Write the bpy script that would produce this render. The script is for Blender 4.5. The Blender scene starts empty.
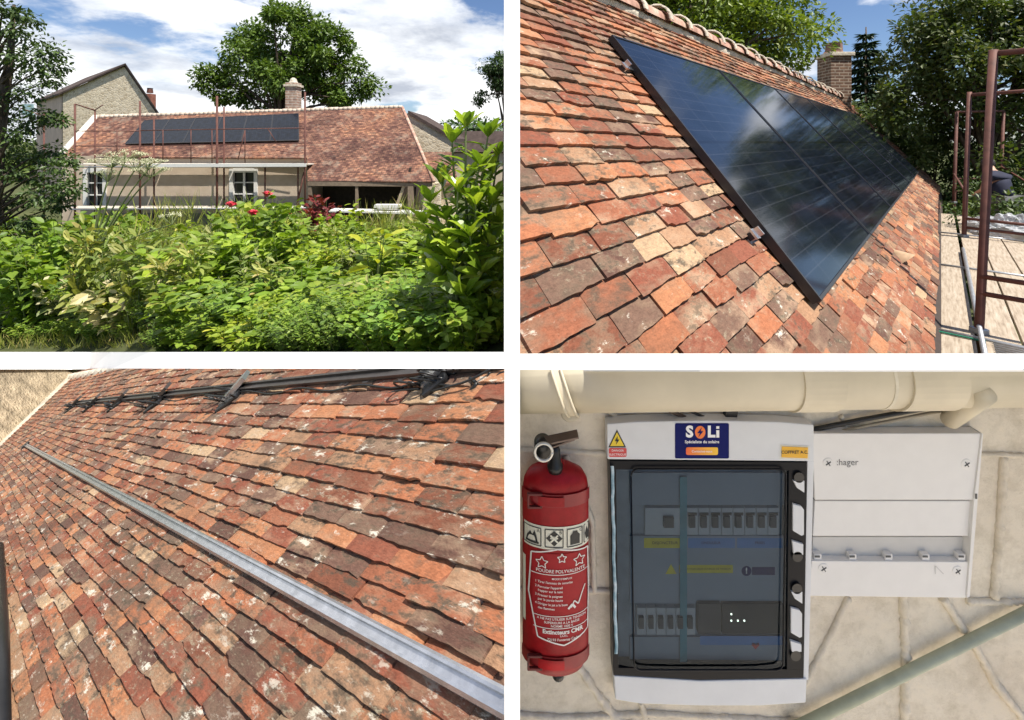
import bpy, bmesh, math, random
import numpy as np
from mathutils import Vector, Matrix, noise as mnoise
PI = math.pi
SC = bpy.context.scene
COL = SC.collection
rng = np.random.default_rng(7)
random.seed(7)

# ------------------------------------------------------------------ camera geometry
F, PX, PY = 450.0, 512.0, 141.0          # focal length in pixels, principal point
EYE = np.array([0.0, 0.0, 5.0])
def ray(x, y): return np.array([(x - PX) / F, 1.0, -(y - PY) / F])
def at(x, y, Z): return EYE + ray(x, y) * Z
def unit(v): return np.asarray(v, float) / np.linalg.norm(v)
SUN = unit([.36, -.28, .89])

# ------------------------------------------------------------------ mesh building
class MB:
    def __init__(s): s.v = []; s.f = []; s.n = 0
    def add(s, V, Fc):
        V = np.asarray(V, float).reshape(-1, 3); b = s.n
        s.v.append(V); s.n += len(V)
        s.f.extend([tuple(i + b for i in f) for f in Fc]); return s
    def box(s, c, size, rot=None):
        c = np.asarray(c, float); h = np.asarray(size, float) / 2
        P = np.array([[x, y, z] for x in (-1, 1) for y in (-1, 1) for z in (-1, 1)], float) * h
        if rot is not None: P = P @ np.asarray(rot).T
        return s.add(P + c, [(0, 1, 3, 2), (4, 6, 7, 5), (0, 4, 5, 1), (2, 3, 7, 6), (0, 2, 6, 4), (1, 5, 7, 3)])
    def bar(s, p, q, w, h, up=(0, 0, 1)):
        p = np.asarray(p, float); q = np.asarray(q, float); d = q - p; L = np.linalg.norm(d); d = d / L
        u = np.asarray(up, float); r = np.cross(d, u)
        if np.linalg.norm(r) < 1e-6: r = np.cross(d, [1, 0, 0])
        r = r / np.linalg.norm(r); u = np.cross(r, d)
        return s.box((p + q) / 2, (w, L, h), np.stack([r, d, u], 1))
    def prism(s, poly, vec):                       # polygon of 3-D points extruded along vec
        P = np.asarray(poly, float); k = len(P); v = np.asarray(vec, float)
        n = np.zeros(3)
        for i in range(k): n += np.cross(P[i], P[(i + 1) % k])
        if n @ v > 0: P = P[::-1]
        fs = [tuple(range(k)), tuple(range(2 * k - 1, k - 1, -1))]
        fs += [(i, i + k, (i + 1) % k + k, (i + 1) % k) for i in range(k)]
        return s.add(np.vstack([P, P + v]), fs)
    def tube(s, pts, rad, seg=8, cap=True):
        P = np.asarray(pts, float); k = len(P)
        R = np.full(k, rad, float) if np.isscalar(rad) else np.asarray(rad, float)
        T = np.gradient(P, axis=0); T /= np.linalg.norm(T, axis=1)[:, None] + 1e-12
        u = np.cross(T[0], [0, 0, 1.0])
        if np.linalg.norm(u) < 1e-3: u = np.cross(T[0], [1.0, 0, 0])
        V = []; a = np.arange(seg) * 2 * PI / seg
        for i in range(k):
            u = u - T[i] * (u @ T[i]); u /= np.linalg.norm(u) + 1e-12; w = np.cross(T[i], u)
            V.append(P[i] + R[i] * (np.cos(a)[:, None] * u + np.sin(a)[:, None] * w))
        fs = []
        for i in range(k - 1):
            for j in range(seg):
                j2 = (j + 1) % seg
                fs.append((i * seg + j, i * seg + j2, (i + 1) * seg + j2, (i + 1) * seg + j))
        if cap: fs += [tuple(range(seg - 1, -1, -1)), tuple((k - 1) * seg + j for j in range(seg))]
        return s.add(np.vstack(V), fs)
    def lathe(s, prof, c, seg=32, sx=1, sy=1):      # profile [(r, z)] about vertical axis at c
        V = []; a = np.arange(seg) * 2 * PI / seg
        for r, z in prof: V.append(np.stack([c[0] + r * sx * np.cos(a), c[1] + r * sy * np.sin(a), np.full(seg, c[2] + z)], 1))
        k = len(prof); fs = []
        for i in range(k - 1):
            for j in range(seg):
                j2 = (j + 1) % seg; fs.append((i * seg + j, i * seg + j2, (i + 1) * seg + j2, (i + 1) * seg + j))
        fs += [tuple(range(seg - 1, -1, -1)), tuple((k - 1) * seg + j for j in range(seg))]
        return s.add(np.vstack(V), fs)
    def grid(s, fn, nu, nv):
        V = [fn(i / nu, j / nv) for j in range(nv + 1) for i in range(nu + 1)]
        fs = [(j * (nu + 1) + i, j * (nu + 1) + i + 1, (j + 1) * (nu + 1) + i + 1, (j + 1) * (nu + 1) + i) for j in range(nv) for i in range(nu)]
        return s.add(V, fs)
    def leaves(s, P, D, Nn, size, tmpl, fac):       # leaf templates placed at P, pointing along D, facing Nn
        P = np.asarray(P, float); D = np.asarray(D, float); Nn = np.asarray(Nn, float)
        D = D / (np.linalg.norm(D, axis=1)[:, None] + 1e-9)
        X = np.cross(D, Nn); X /= np.linalg.norm(X, axis=1)[:, None] + 1e-9
        N2 = np.cross(X, D); t = np.asarray(tmpl, float); sz = np.asarray(size, float).reshape(-1, 1, 1)
        V = P[:, None, :] + sz * (t[None, :, 0:1] * X[:, None, :] + t[None, :, 1:2] * D[:, None, :] + t[None, :, 2:3] * N2[:, None, :])
        k = len(t); b = s.n; s.v.append(V.reshape(-1, 3)); s.n += len(P) * k
        for i in range(len(P)): s.f.extend([tuple(b + i * k + q for q in f) for f in fac])
        return s

LEAF = ([(0, 0, 0), (.26, .42, .07), (0, 1, -.08), (-.26, .42, .07)], [(0, 1, 2), (0, 2, 3)])
BROAD = ([(0, 0, 0), (.22, .2, .05), (.34, .5, .07), (.17, .82, .02), (0, 1, -.12), (-.17, .82, .02), (-.34, .5, .07), (-.22, .2, .05), (0, .5, 0)],
         [(0, 1, 8), (1, 2, 8), (2, 3, 8), (3, 4, 8), (4, 5, 8), (5, 6, 8), (6, 7, 8), (7, 0, 8)])
LONG = ([(0, 0, 0), (.11, .2, .05), (.17, .5, .06), (.1, .82, 0), (0, 1, -.1), (-.1, .82, 0), (-.17, .5, .06), (-.11, .2, .05), (0, .25, 0), (0, .5, .005), (0, .8, -.03)],
        [(0, 1, 8), (1, 2, 9, 8), (2, 3, 10, 9), (3, 4, 10), (4, 5, 10), (5, 6, 9, 10), (6, 7, 8, 9), (7, 0, 8)])
BLADE = ([(-.02, 0, 0), (.02, 0, 0), (.016, .5, .06), (0, 1, .3), (-.016, .5, .06)], [(0, 1, 2, 4), (4, 2, 3)])
LOBED = ([(0, 0, 0), (.38, .02, .02), (.3, .22, .03), (.55, .45, .0), (.24, .55, .04), (.2, .75, .03), (0, 1, -.1), (-.2, .75, .03), (-.24, .55, .04), (-.55, .45, 0), (-.3, .22, .03), (-.38, .02, .02), (0, .4, -.02)],
         [(i, i + 1, 12) for i in range(11)] + [(11, 0, 12)])

BASE = {}
def setp(o, label=None, cat=None, group=None, kind=None):
    if label: o['label'] = label
    if cat: o['category'] = cat
    if group: o['group'] = group
    if kind: o['kind'] = kind
    return o
def thing(name, label, cat, loc=(0, 0, 0), group=None):
    o = bpy.data.objects.new(name, None); o.empty_display_size = .1; COL.objects.link(o)
    o.location = tuple(loc); BASE[o.name] = np.asarray(loc, float)
    return setp(o, label, cat, group)
def mk(name, mb, mat, smooth=False, base=(0, 0, 0), clip=None, bevel=None, uv=None):
    me = bpy.data.meshes.new(name)
    V = np.vstack(mb.v) - np.asarray(base, float)
    me.from_pydata([tuple(p) for p in V], [], mb.f); me.update()
    if clip or bevel:
        bm = bmesh.new(); bm.from_mesh(me)
        if bevel:
            es = [e for e in bm.edges if len(e.link_faces) == 2 and e.calc_face_angle(0) > .6]
            bmesh.ops.bevel(bm, geom=es, offset=bevel, segments=2, profile=.6, affect='EDGES')
        for co, no in (clip or []):
            bmesh.ops.bisect_plane(bm, geom=bm.verts[:] + bm.edges[:] + bm.faces[:], dist=1e-7, plane_co=Vector(np.asarray(co, float) - np.asarray(base, float)), plane_no=Vector(no), clear_outer=True)
        bm.to_mesh(me); bm.free()
    if uv is not None:
        L = me.uv_layers.new(name='UVMap')
        co = np.empty(len(me.vertices) * 3); me.vertices.foreach_get('co', co); co = co.reshape(-1, 3) + np.asarray(base, float)
        U = np.array([uv(p) for p in co])
        li = np.empty(len(me.loops), dtype=np.int32); me.loops.foreach_get('vertex_index', li)
        L.data.foreach_set('uv', U[li].astype(np.float32).ravel())
    if smooth: me.polygons.foreach_set('use_smooth', [True] * len(me.polygons))
    me.materials.append(mat)
    return me
def top(name, mb, mat, label, cat, base, group=None, kind=None, **k):      # a thing of one mesh
    me = mk(name, mb, mat, base=base, **k); o = bpy.data.objects.new(name, me); COL.objects.link(o)
    o.location = tuple(base); BASE[o.name] = np.asarray(base, float)
    return setp(o, label, cat, group, kind)
def part(name, mb, mat, parent, label=None, **k):
    b = BASE[parent.name]; me = mk(name, mb, mat, base=b, **k)
    o = bpy.data.objects.new(name, me); COL.objects.link(o); o.parent = parent; BASE[o.name] = b
    if label: o['label'] = label
    return o
def copy_tree(o, parent=None):
    c = o.copy(); COL.objects.link(c); BASE[c.name] = BASE.get(o.name, np.zeros(3))
    if parent is not None: c.parent = parent
    for ch in list(o.children): copy_tree(ch, c)
    return c
def text_mb(s, size, fn, align='CENTER', bold=0.0, sub=0, xs=1.0):
    cu = bpy.data.curves.new('txt', 'FONT'); cu.body = s; cu.size = size; cu.align_x = align; cu.align_y = 'CENTER'; cu.offset = bold * size; cu.resolution_u = 3
    o = bpy.data.objects.new('txt', cu); COL.objects.link(o)
    dg = bpy.context.evaluated_depsgraph_get(); me = bpy.data.meshes.new_from_object(o.evaluated_get(dg))
    mb = MB(); V = [fn(v.co.x * xs, v.co.y) for v in me.vertices]
    if V: mb.add(V, [tuple(p.vertices) for p in me.polygons])
    bpy.data.objects.remove(o); bpy.data.curves.remove(cu); bpy.data.meshes.remove(me)
    return mb

# ------------------------------------------------------------------ materials
def lin(c): return tuple(x / 12.92 if x <= .04045 else ((x + .055) / 1.055) ** 2.4 for x in [q / 255 for q in c]) + (1,)
class NT:
    def __init__(s, name):
        s.m = bpy.data.materials.new(name); s.m.use_nodes = True; s.t = s.m.node_tree; s.t.nodes.clear()
        s.out = s.n('ShaderNodeOutputMaterial')
    def n(s, typ, **k):
        x = s.t.nodes.new(typ)
        for a, b in k.items(): setattr(x, a, b)
        return x
    def l(s, a, b): s.t.links.new(a, b)
    def set(s, sock, v):
        if hasattr(v, 'is_output') or isinstance(v, bpy.types.NodeSocket): s.l(v, sock)
        else: sock.default_value = v
    def math(s, op, a, b=None, c=None):
        x = s.n('ShaderNodeMath', operation=op)
        for i, v in enumerate((a, b, c)):
            if v is not None: s.set(x.inputs[i], v)
        return x.outputs[0]
    def mix(s, fac, a, b, blend='MIX'):
        x = s.n('ShaderNodeMix', data_type='RGBA', blend_type=blend)
        s.set(x.inputs[0], fac); s.set(x.inputs[6], a); s.set(x.inputs[7], b); return x.outputs[2]
    def ramp(s, fac, stops, interp='LINEAR'):
        x = s.n('ShaderNodeValToRGB'); r = x.color_ramp; r.interpolation = interp
        while len(r.elements) < len(stops): r.elements.new(.5)
        for e, (p, c) in zip(r.elements, stops): e.position = p; e.color = c if len(c) == 4 else tuple(c) + (1,)
        s.set(x.inputs[0], fac); return x.outputs[0]
    def noise(s, vec, scale, detail=4, rough=.55, out=0):
        x = s.n('ShaderNodeTexNoise'); x.inputs['Scale'].default_value = scale; x.inputs['Detail'].default_value = detail; x.inputs['Roughness'].default_value = rough
        if vec is not None: s.l(vec, x.inputs['Vector'])
        return x.outputs[out]
    def obj(s): return s.n('ShaderNodeTexCoord').outputs['Object']
    def pos(s): return s.n('ShaderNodeNewGeometry').outputs['Position']
    def island(s): return s.n('ShaderNodeNewGeometry').outputs['Random Per Island']
    def map(s, vec, scale=(1, 1, 1), loc=(0, 0, 0), rot=(0, 0, 0)):
        x = s.n('ShaderNodeMapping'); x.inputs['Scale'].default_value = scale; x.inputs['Location'].default_value = loc; x.inputs['Rotation'].default_value = rot
        s.l(vec, x.inputs['Vector']); return x.outputs[0]
    def bump(s, h, strength=.3, dist=.01):
        x = s.n('ShaderNodeBump'); x.inputs['Strength'].default_value = strength; x.inputs['Distance'].default_value = dist; s.l(h, x.inputs['Height']); return x.outputs[0]
    def bsdf(s, color, rough=.6, metal=0, normal=None, spec=.5, **k):
        x = s.n('ShaderNodeBsdfPrincipled'); s.set(x.inputs['Base Color'], color); s.set(x.inputs['Roughness'], rough); s.set(x.inputs['Metallic'], metal)
        x.inputs['Specular IOR Level'].default_value = spec
        if normal is not None: s.l(normal, x.inputs['Normal'])
        for a, b in k.items(): s.set(x.inputs[a], b)
        return x.outputs[0]
    def done(s, sh): s.l(sh, s.out.inputs['Surface']); return s.m
def C4(*c): return tuple(c) + (1,)
def simple(name, col, rough=.6, metal=0, vary=.25, scale=20, bump=.15, spec=.5, dist=.002, **k):
    t = NT(name); p = t.pos(); nz = t.noise(p, scale, 6)
    f = t.ramp(nz, [(.3, (1 - vary,) * 3), (.7, (1 + vary * .4,) * 3)])
    c = t.mix(1.0, C4(*col), f, 'MULTIPLY')
    nb = t.noise(p, scale * 4, 4)
    return t.done(t.bsdf(c, rough, metal, t.bump(nb, bump, dist) if bump else None, spec, **k))
def tile_mat(name, SB, lich=.62, dim=1.0):
    S = 1.0
    # old clay tiles: one fired colour per tile, sooty and lichen patches with their own outlines. S = tile widths per metre
    t = NT(name); g = t.island(); p = t.n('ShaderNodeUVMap').outputs[0]
    r2 = t.n('ShaderNodeTexWhiteNoise', noise_dimensions='1D'); t.l(t.math('MULTIPLY', g, 913.7), r2.inputs['W']); r2 = r2.outputs[0]
    r3 = t.n('ShaderNodeTexWhiteNoise', noise_dimensions='1D'); t.l(t.math('MULTIPLY_ADD', g, 411.3, 7.1), r3.inputs['W']); r3 = r3.outputs[0]
    base = t.ramp(g, [(0, (.19, .07, .04)), (.13, (.285, .105, .056)), (.30, (.37, .14, .068)), (.43, (.235, .078, .046)), (.55, (.12, .062, .045)),
                      (.65, (.17, .10, .07)), (.74, (.40, .175, .085)), (.86, (.35, .20, .115)), (.935, (.45, .31, .185)), (.965, (.15, .08, .058))], 'CONSTANT')
    base = t.mix(1.0, base, C4(dim, dim, dim), 'MULTIPLY')
    n1 = t.noise(p, 1.6 * S, 6, .65); n2 = t.noise(p, 9 * S, 5, .7); n3 = t.noise(p, 3.2 * S, 8, .7); n4 = t.noise(p, .35 * S, 3)
    c = t.mix(1.0, base, t.ramp(n2, [(.25, (.62, .6, .58)), (.55, (1.0, 1.0, 1.0)), (.8, (1.28, 1.2, 1.1))]), 'MULTIPLY')
    c = t.mix(t.math('MULTIPLY', t.ramp(n1, [(.45, (0, 0, 0)), (.62, (1, 1, 1))]), t.math('MULTIPLY', r2, .9)), c, C4(.46, .31, .20))      # pale dusty bloom
    dark = t.math('MULTIPLY', t.ramp(n3, [(.5, (0, 0, 0)), (.6, (1, 1, 1))]), t.ramp(t.math('ADD', r3, t.math('MULTIPLY', n4, .6)), [(.55, (0, 0, 0)), (.95, (.85, .85, .85))]))
    c = t.mix(dark, c, C4(.075, .06, .042))
    big = t.noise(p, .16, 4, .6); c = t.mix(t.math('MULTIPLY', t.ramp(big, [(.45, (0, 0, 0)), (.62, (1, 1, 1))]), t.ramp(n1, [(.4, (0, 0, 0)), (.58, (.72, .72, .72))])), c, C4(.085, .06, .042))
    moss = t.math('MULTIPLY', t.ramp(t.noise(p, .23, 3), [(.46, (0, 0, 0)), (.62, (1, 1, 1))]), t.ramp(t.noise(p, 5.5, 6, .75), [(.55, (0, 0, 0)), (.62, (.85, .85, .85))])); c = t.mix(moss, c, C4(.33, .29, .20))
    lic = t.math('MULTIPLY', t.ramp(t.noise(p, 2.0 * S, 10, .76), [(lich - .02, (0, 0, 0)), (lich + .03, (1, 1, 1))]), t.ramp(t.math('ADD', t.math('MULTIPLY', r2, .5), t.noise(p, .3, 3)), [(.55, (0, 0, 0)), (.85, (.95, .95, .95))]))
    fine = t.noise(p, 26, 4, .8); c = t.mix(1.0, c, t.ramp(fine, [(.3, (.72, .70, .68)), (.5, (1, 1, 1)), (.72, (1.22, 1.2, 1.18))]), 'MULTIPLY')
    c = t.mix(lic, c, C4(.60, .55, .45))
    h = t.math('ADD', t.math('MULTIPLY', n2, .5), n3)
    return t.done(t.bsdf(c, .88, 0, t.bump(h, .55, .06 / SB), .25))
def leaf_mat(name, stops, trans=.3, rough=.5, spec=.4, vein=None):
    t = NT(name); g = t.island(); c = t.ramp(g, stops)
    nz = t.noise(t.pos(), 2.5, 3); c = t.mix(1.0, c, t.ramp(nz, [(.3, (.7, .7, .72)), (.7, (1.25, 1.2, 1.05))]), 'MULTIPLY')
    oi = t.n('ShaderNodeObjectInfo').outputs['Random']; c = t.mix(1.0, c, t.ramp(oi, [(0, (.72, .8, .8)), (.35, (1, 1, .9)), (.7, (1.25, 1.1, .9)), (1, (.9, 1.05, 1.1))]), 'MULTIPLY')
    a = t.bsdf(c, rough, 0, None, spec)
    b = t.n('ShaderNodeBsdfTranslucent'); t.l(t.mix(1.0, c, C4(1.25, 1.3, .5), 'MULTIPLY'), b.inputs[0])
    m = t.n('ShaderNodeMixShader'); m.inputs[0].default_value = trans; t.l(a, m.inputs[1]); t.l(b.outputs[0], m.inputs[2])
    return t.done(m.outputs[0])
# ------------------------------------------------------------------ camera, sun, sky
cam = bpy.data.cameras.new('camera'); camo = bpy.data.objects.new('camera', cam); COL.objects.link(camo)
camo.location = tuple(EYE); camo.rotation_euler = (PI / 2, 0, 0)
cam.sensor_fit = 'HORIZONTAL'; cam.sensor_width = 36; cam.lens = 36 * F / 1024
cam.shift_y = -(360 - PY) / 1024; cam.clip_start = .02; cam.clip_end = 3000
SC.camera = camo
su = bpy.data.lights.new('sun', 'SUN'); su.energy = 5.0; su.angle = math.radians(.55); su.color = (1.0, .94, .85)
suo = bpy.data.objects.new('sun', su); COL.objects.link(suo)
suo.rotation_euler = Vector(SUN).to_track_quat('Z', 'Y').to_euler(); suo.location = (4, -3, 14)
W = bpy.data.worlds.new('World'); SC.world = W; W.use_nodes = True
wt = W.node_tree; wt.nodes.clear()
class WT(NT):
    def __init__(s): s.t = wt
w = WT(); wout = w.n('ShaderNodeOutputWorld'); bg = w.n('ShaderNodeBackground')
sky = w.n('ShaderNodeTexSky'); sky.sky_type = 'NISHITA'; sky.sun_disc = False
sky.sun_elevation = math.asin(SUN[2]); sky.sun_rotation = math.atan2(SUN[0], SUN[1]); sky.altitude = 200; sky.air_density = 1.0; sky.dust_density = .5; sky.ozone_density = 1.6
gen = w.n('ShaderNodeTexCoord').outputs['Generated']
sep = w.n('ShaderNodeSeparateXYZ'); w.l(gen, sep.inputs[0]); X, Y, Zc = sep.outputs
zz = w.math('ADD', w.math('MAXIMUM', Zc, 0.0), .22)
cmb = w.n('ShaderNodeCombineXYZ'); w.l(w.math('DIVIDE', X, zz), cmb.inputs[0]); w.l(w.math('DIVIDE', Y, zz), cmb.inputs[1]); w.l(Zc, cmb.inputs[2])
pv = w.map(cmb.outputs[0], (1, 1, 1), (3.7, 1.3, 0.0))
n1 = w.noise(pv, 1.15, 9, .56); n2 = w.noise(pv, 3.1, 8, .6)
cov = w.math('ADD', w.math('MULTIPLY', n1, .8), w.math('MULTIPLY', n2, .2))
bias = w.ramp(w.math('MULTIPLY_ADD', X, .5, .5), [(.12, (.12,) * 3), (.45, (.10,) * 3), (.62, (0, 0, 0)), (1, (0.02,) * 3)])
cov = w.math('ADD', cov, bias); cov = w.math('SUBTRACT', cov, w.ramp(w.math('MULTIPLY_ADD', Y, -.5, .5), [(.5, (0, 0, 0)), (.66, (.13, .13, .13))]))
mask = w.ramp(cov, [(.50, (0, 0, 0)), (.575, (.85, .85, .85)), (.64, (1, 1, 1))], 'EASE')
n3 = w.noise(w.map(pv, (1, 1, 1), (.12, .2, .35)), 1.5, 7, .6)
ccol = w.ramp(n3, [(.33, (.36, .39, .45)), (.48, (.66, .68, .71)), (.60, (.84, .84, .84))])
skyc = w.mix(1.0, sky.outputs[0], (.060, .066, .078, 1), 'MULTIPLY')
w.l(w.mix(mask, skyc, ccol), bg.inputs[0]); bg.inputs[1].default_value = 1.0
w.l(bg.outputs[0], wout.inputs[0])
SC.view_settings.view_transform = 'Standard'; SC.view_settings.look = 'None'; SC.view_settings.exposure = .69; SC.view_settings.gamma = 1
SC.render.engine = 'CYCLES'; SC.cycles.max_bounces = 8; SC.cycles.transparent_max_bounces = 12

# ------------------------------------------------------------------ shared materials
M = {}
M['white'] = simple('white_paint', (.9, .9, .89), .55, 0, .02, 6, .03)
M['black'] = simple('black_plastic', (.012, .012, .013), .35, 0, .2, 40, .05)
M['alu'] = simple('aluminium', (.62, .63, .65), .28, .9, .12, 30, .05)
M['steel'] = simple('galvanised_steel', (.45, .46, .47), .45, .7, .25, 25, .1)
M['rust'] = simple('rusty_paint', (.13, .048, .034), .7, .1, .35, 14, .3)
M['cream_mortar'] = simple('lime_mortar', (.62, .55, .44), .95, 0, .3, 9, .6, .2, .02)
M['wood'] = simple('weathered_wood', (.42, .33, .23), .85, 0, .25, 12, .3, .2, .004)
M['glassdark'] = simple('dark_pane', (.02, .022, .025), .08, 0, 0, 5, 0)
def stone_mat(name, c1, c2, mort, scale):
    t = NT(name); p = t.pos(); v = t.n('ShaderNodeTexVoronoi'); v.feature = 'DISTANCE_TO_EDGE'; v.inputs['Scale'].default_value = scale
    pp = t.map(t.n('ShaderNodeNewGeometry').outputs['Position'], (1, 1, 1.6)); nz = t.noise(pp, 3 * scale, 3, .5, 1)
    pj = t.n('ShaderNodeVectorMath', operation='MULTIPLY_ADD'); t.l(nz, pj.inputs[0]); pj.inputs[1].default_value = (.25 / scale,) * 3; t.l(pp, pj.inputs[2])
    t.l(pj.outputs[0], v.inputs['Vector'])
    vc = t.n('ShaderNodeTexVoronoi'); vc.inputs['Scale'].default_value = scale; t.l(pj.outputs[0], vc.inputs['Vector'])
    sp = t.n('ShaderNodeSeparateColor'); t.l(vc.outputs['Color'], sp.inputs[0])
    c = t.mix(sp.outputs[0], C4(*c1), C4(*c2)); e = t.ramp(v.outputs['Distance'], [(.04, (0, 0, 0)), (.12, (1, 1, 1))])
    c = t.mix(e, C4(*mort), c); c = t.mix(1.0, c, t.ramp(t.noise(p, 5 * scale, 5), [(.3, (.7, .7, .7)), (.7, (1.15, 1.15, 1.1))]), 'MULTIPLY')
    return t.done(t.bsdf(c, .95, 0, t.bump(e, .6, .06 / scale), .15))
M['stone'] = stone_mat('rubble_stone', (.50, .41, .29), (.76, .66, .50), (.70, .61, .48), 4.8)
def brick_mat(name, c1, c2, mort, sx, uvmap=False):
    t = NT(name); b = t.n('ShaderNodeTexBrick'); b.inputs['Color1'].default_value = C4(*c1); b.inputs['Color2'].default_value = C4(*c2); b.inputs['Mortar'].default_value = C4(*mort)
    b.inputs['Scale'].default_value = 1; b.inputs['Mortar Size'].default_value = .012 * sx; b.inputs['Brick Width'].default_value = .22 * sx; b.inputs['Row Height'].default_value = .075 * sx; b.inputs['Bias'].default_value = -.1
    t.l(t.n('ShaderNodeUVMap').outputs[0], b.inputs['Vector'])
    c = t.mix(1.0, b.outputs['Color'], t.ramp(t.noise(t.pos(), 6, 6, .65), [(.3, (.55, .55, .55)), (.7, (1.2, 1.15, 1.1))]), 'MULTIPLY')
    return t.done(t.bsdf(c, .9, 0, t.bump(b.outputs['Fac'], -.5, .01), .2))
M['brick'] = brick_mat('chimney_brick', (.21, .13, .09), (.13, .08, .06), (.36, .30, .24), 1.25)
M['brick_far'] = brick_mat('far_brick', (.34, .22, .17), (.42, .30, .23), (.5, .44, .38), 1.6)
def boxuv(p): return (p[0] + p[1], p[2])
bark = NT('bark'); bc = bark.noise(bark.map(bark.pos(), (6, 6, 1.2)), 2.5, 7, .65)
M['bark'] = bark.done(bark.bsdf(bark.ramp(bc, [(.35, (.04, .03, .022)), (.65, (.13, .10, .075))]), .95, 0, bark.bump(bc, .8, .05), .2))

def plane_basis(v1, v2, anchor, Z0):
    d1 = unit(ray(*v1)); d2 = unit(ray(*v2)); n = unit(np.cross(d1, d2)); n = n if n[2] > 0 else -n
    return d1, d2, n, n @ (ray(*anchor) * Z0)
class Pl:
    def __init__(s, v1, v2, anchor, Z0, org):
        s.d1, s.d2, s.n, s.c = plane_basis(v1, v2, anchor, Z0); s.O = s.on(*org); s.Mi = np.linalg.inv(np.stack([s.d1, s.d2, s.n], 1))
    def on(s, x, y, h=0):
        r = ray(x, y); return EYE + r * ((s.c + h) / (s.n @ r))
    def ab(s, x, y, h=0): return s.Mi @ (s.on(x, y, h) - s.O)
    def uvf(s, w, e):
        A = np.stack([s.Mi[0] / w, s.Mi[1] * .65 / e]); o = s.O
        return lambda p: tuple(A @ (p - o))
    def P(s, a, b, h=0): return s.O + s.d1 * a + s.d2 * b + s.n * h
def proj(p):
    q = np.asarray(p, float) - EYE; q = q.reshape(-1, 3)
    return PX + F * q[:, 0] / q[:, 1], PY - F * q[:, 2] / q[:, 1], q[:, 1]

def tile_field(pl, a0, a1, rows, w, lenf, t, keep, sag, seed, jit=1.0):
    r = np.random.default_rng(seed); mb = MB(); nu, nv = 9, 4
    uu, vv = np.meshgrid(np.linspace(0, 1, nu), np.linspace(0, 1, nv)); uu = uu.ravel(); vv = vv.ravel()
    per = [j for j in range(nu)] + [nu * (j + 1) - 1 for j in range(1, nv)] + [nu * nv - 1 - j for j in range(1, nu)] + [nu * (nv - 1 - j) for j in range(1, nv - 1)]
    topf = [(j * nu + i, j * nu + i + 1, (j + 1) * nu + i + 1, (j + 1) * nu + i) for j in range(nv - 1) for i in range(nu - 1)]
    K = nu * nv; m = len(per); side = [(per[(i + 1) % m], per[i], K + i, K + (i + 1) % m) for i in range(m)]
    fs = topf + side
    for k, (b, e) in enumerate(rows):
        a = a0 + (k % 2) * w * .5 + r.uniform(-.2, .2) * w
        while a < a1:
            wt_ = w * (1 + r.normal(0, .07)); ww = wt_ * .985
            c = pl.P(a + ww / 2, b + e / 2); px, py, d = proj(c)
            if d[0] > .05 and keep(px[0], py[0], a, b):
                L = e * lenf; lift = 2.55 * t; jb = r.normal(0, .04) * e * jit; ja = r.normal(0, .01) * w; rot = r.normal(0, .011) * jit; jl = abs(r.normal(0, .22)) * t * jit; tw = r.normal(0, .16) * t * jit
                A = a + ja + uu * ww + (vv - .3) * L * rot * .5
                B = b + jb + vv * L + (uu - .5) * ww * rot + sag(a + uu * ww, b) * (1 - 0 * vv)
                H = lift * (1 - vv) + t + jl + tw * (uu - .5) * (1 - vv) + r.normal(0, .035, K) * t - .25 * t * (np.abs(uu - .5) > .45) - .3 * t * (vv < .05)
                B = B + (vv < .05) * r.normal(0, .016, K) * e
                if r.random() < .08: B = B + (vv < .05) * (uu < .15) * e * r.uniform(.06, .2)
                if r.random() < .08: B = B + (vv < .05) * (uu > .85) * e * r.uniform(.06, .2)
                if r.random() < .05: q_ = r.uniform(.2, .8); B = B + (vv < .05) * np.clip(1 - abs(uu - q_) / .16, 0, 1) * e * r.uniform(.06, .16)
                H = H + r.normal(0, .05) * t * jit
                V = pl.O + A[:, None] * pl.d1 + B[:, None] * pl.d2 + H[:, None] * pl.n
                Vb = V[per] - pl.n * t * .95
                mb.add(np.vstack([V, Vb]), fs)
            a += wt_
    return mb

# ================================================================== top right: the panelled roof seen from its scaffold
R2 = Pl((941, 141), (172, -522), (520, 354), 1.2, (610, 34))
rows = []; b = -3.10
while b < .46: rows.append((b, .094)); b += .094
sag2 = lambda a, b: .016 * np.sin(a * 1.1 + b * 2) + .006 * np.sin(a * 2.6 - b * 5)
M['tile2'] = tile_mat('clay_tiles', 3.0, lich=.61)
mb = tile_field(R2, -3.2, 16.25, rows, .278, 2.4, .0225, lambda x, y, a, b: x > 490 and y < 420, sag2, 11)
house2 = thing('tiled_house', 'steep old red clay tiled roof carrying the large close up solar panels beside the scaffold', 'house', R2.P(6, -3.4) * [1, 1, 0])
clip2 = [(EYE + [.004, 0, 0], (-1, -.004, 0)), (EYE, (0, -(362 - PY) / F, -1))]
part('roof', mb, M['tile2'], house2, clip=clip2, uv=R2.uvf(.278, .094))
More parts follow.
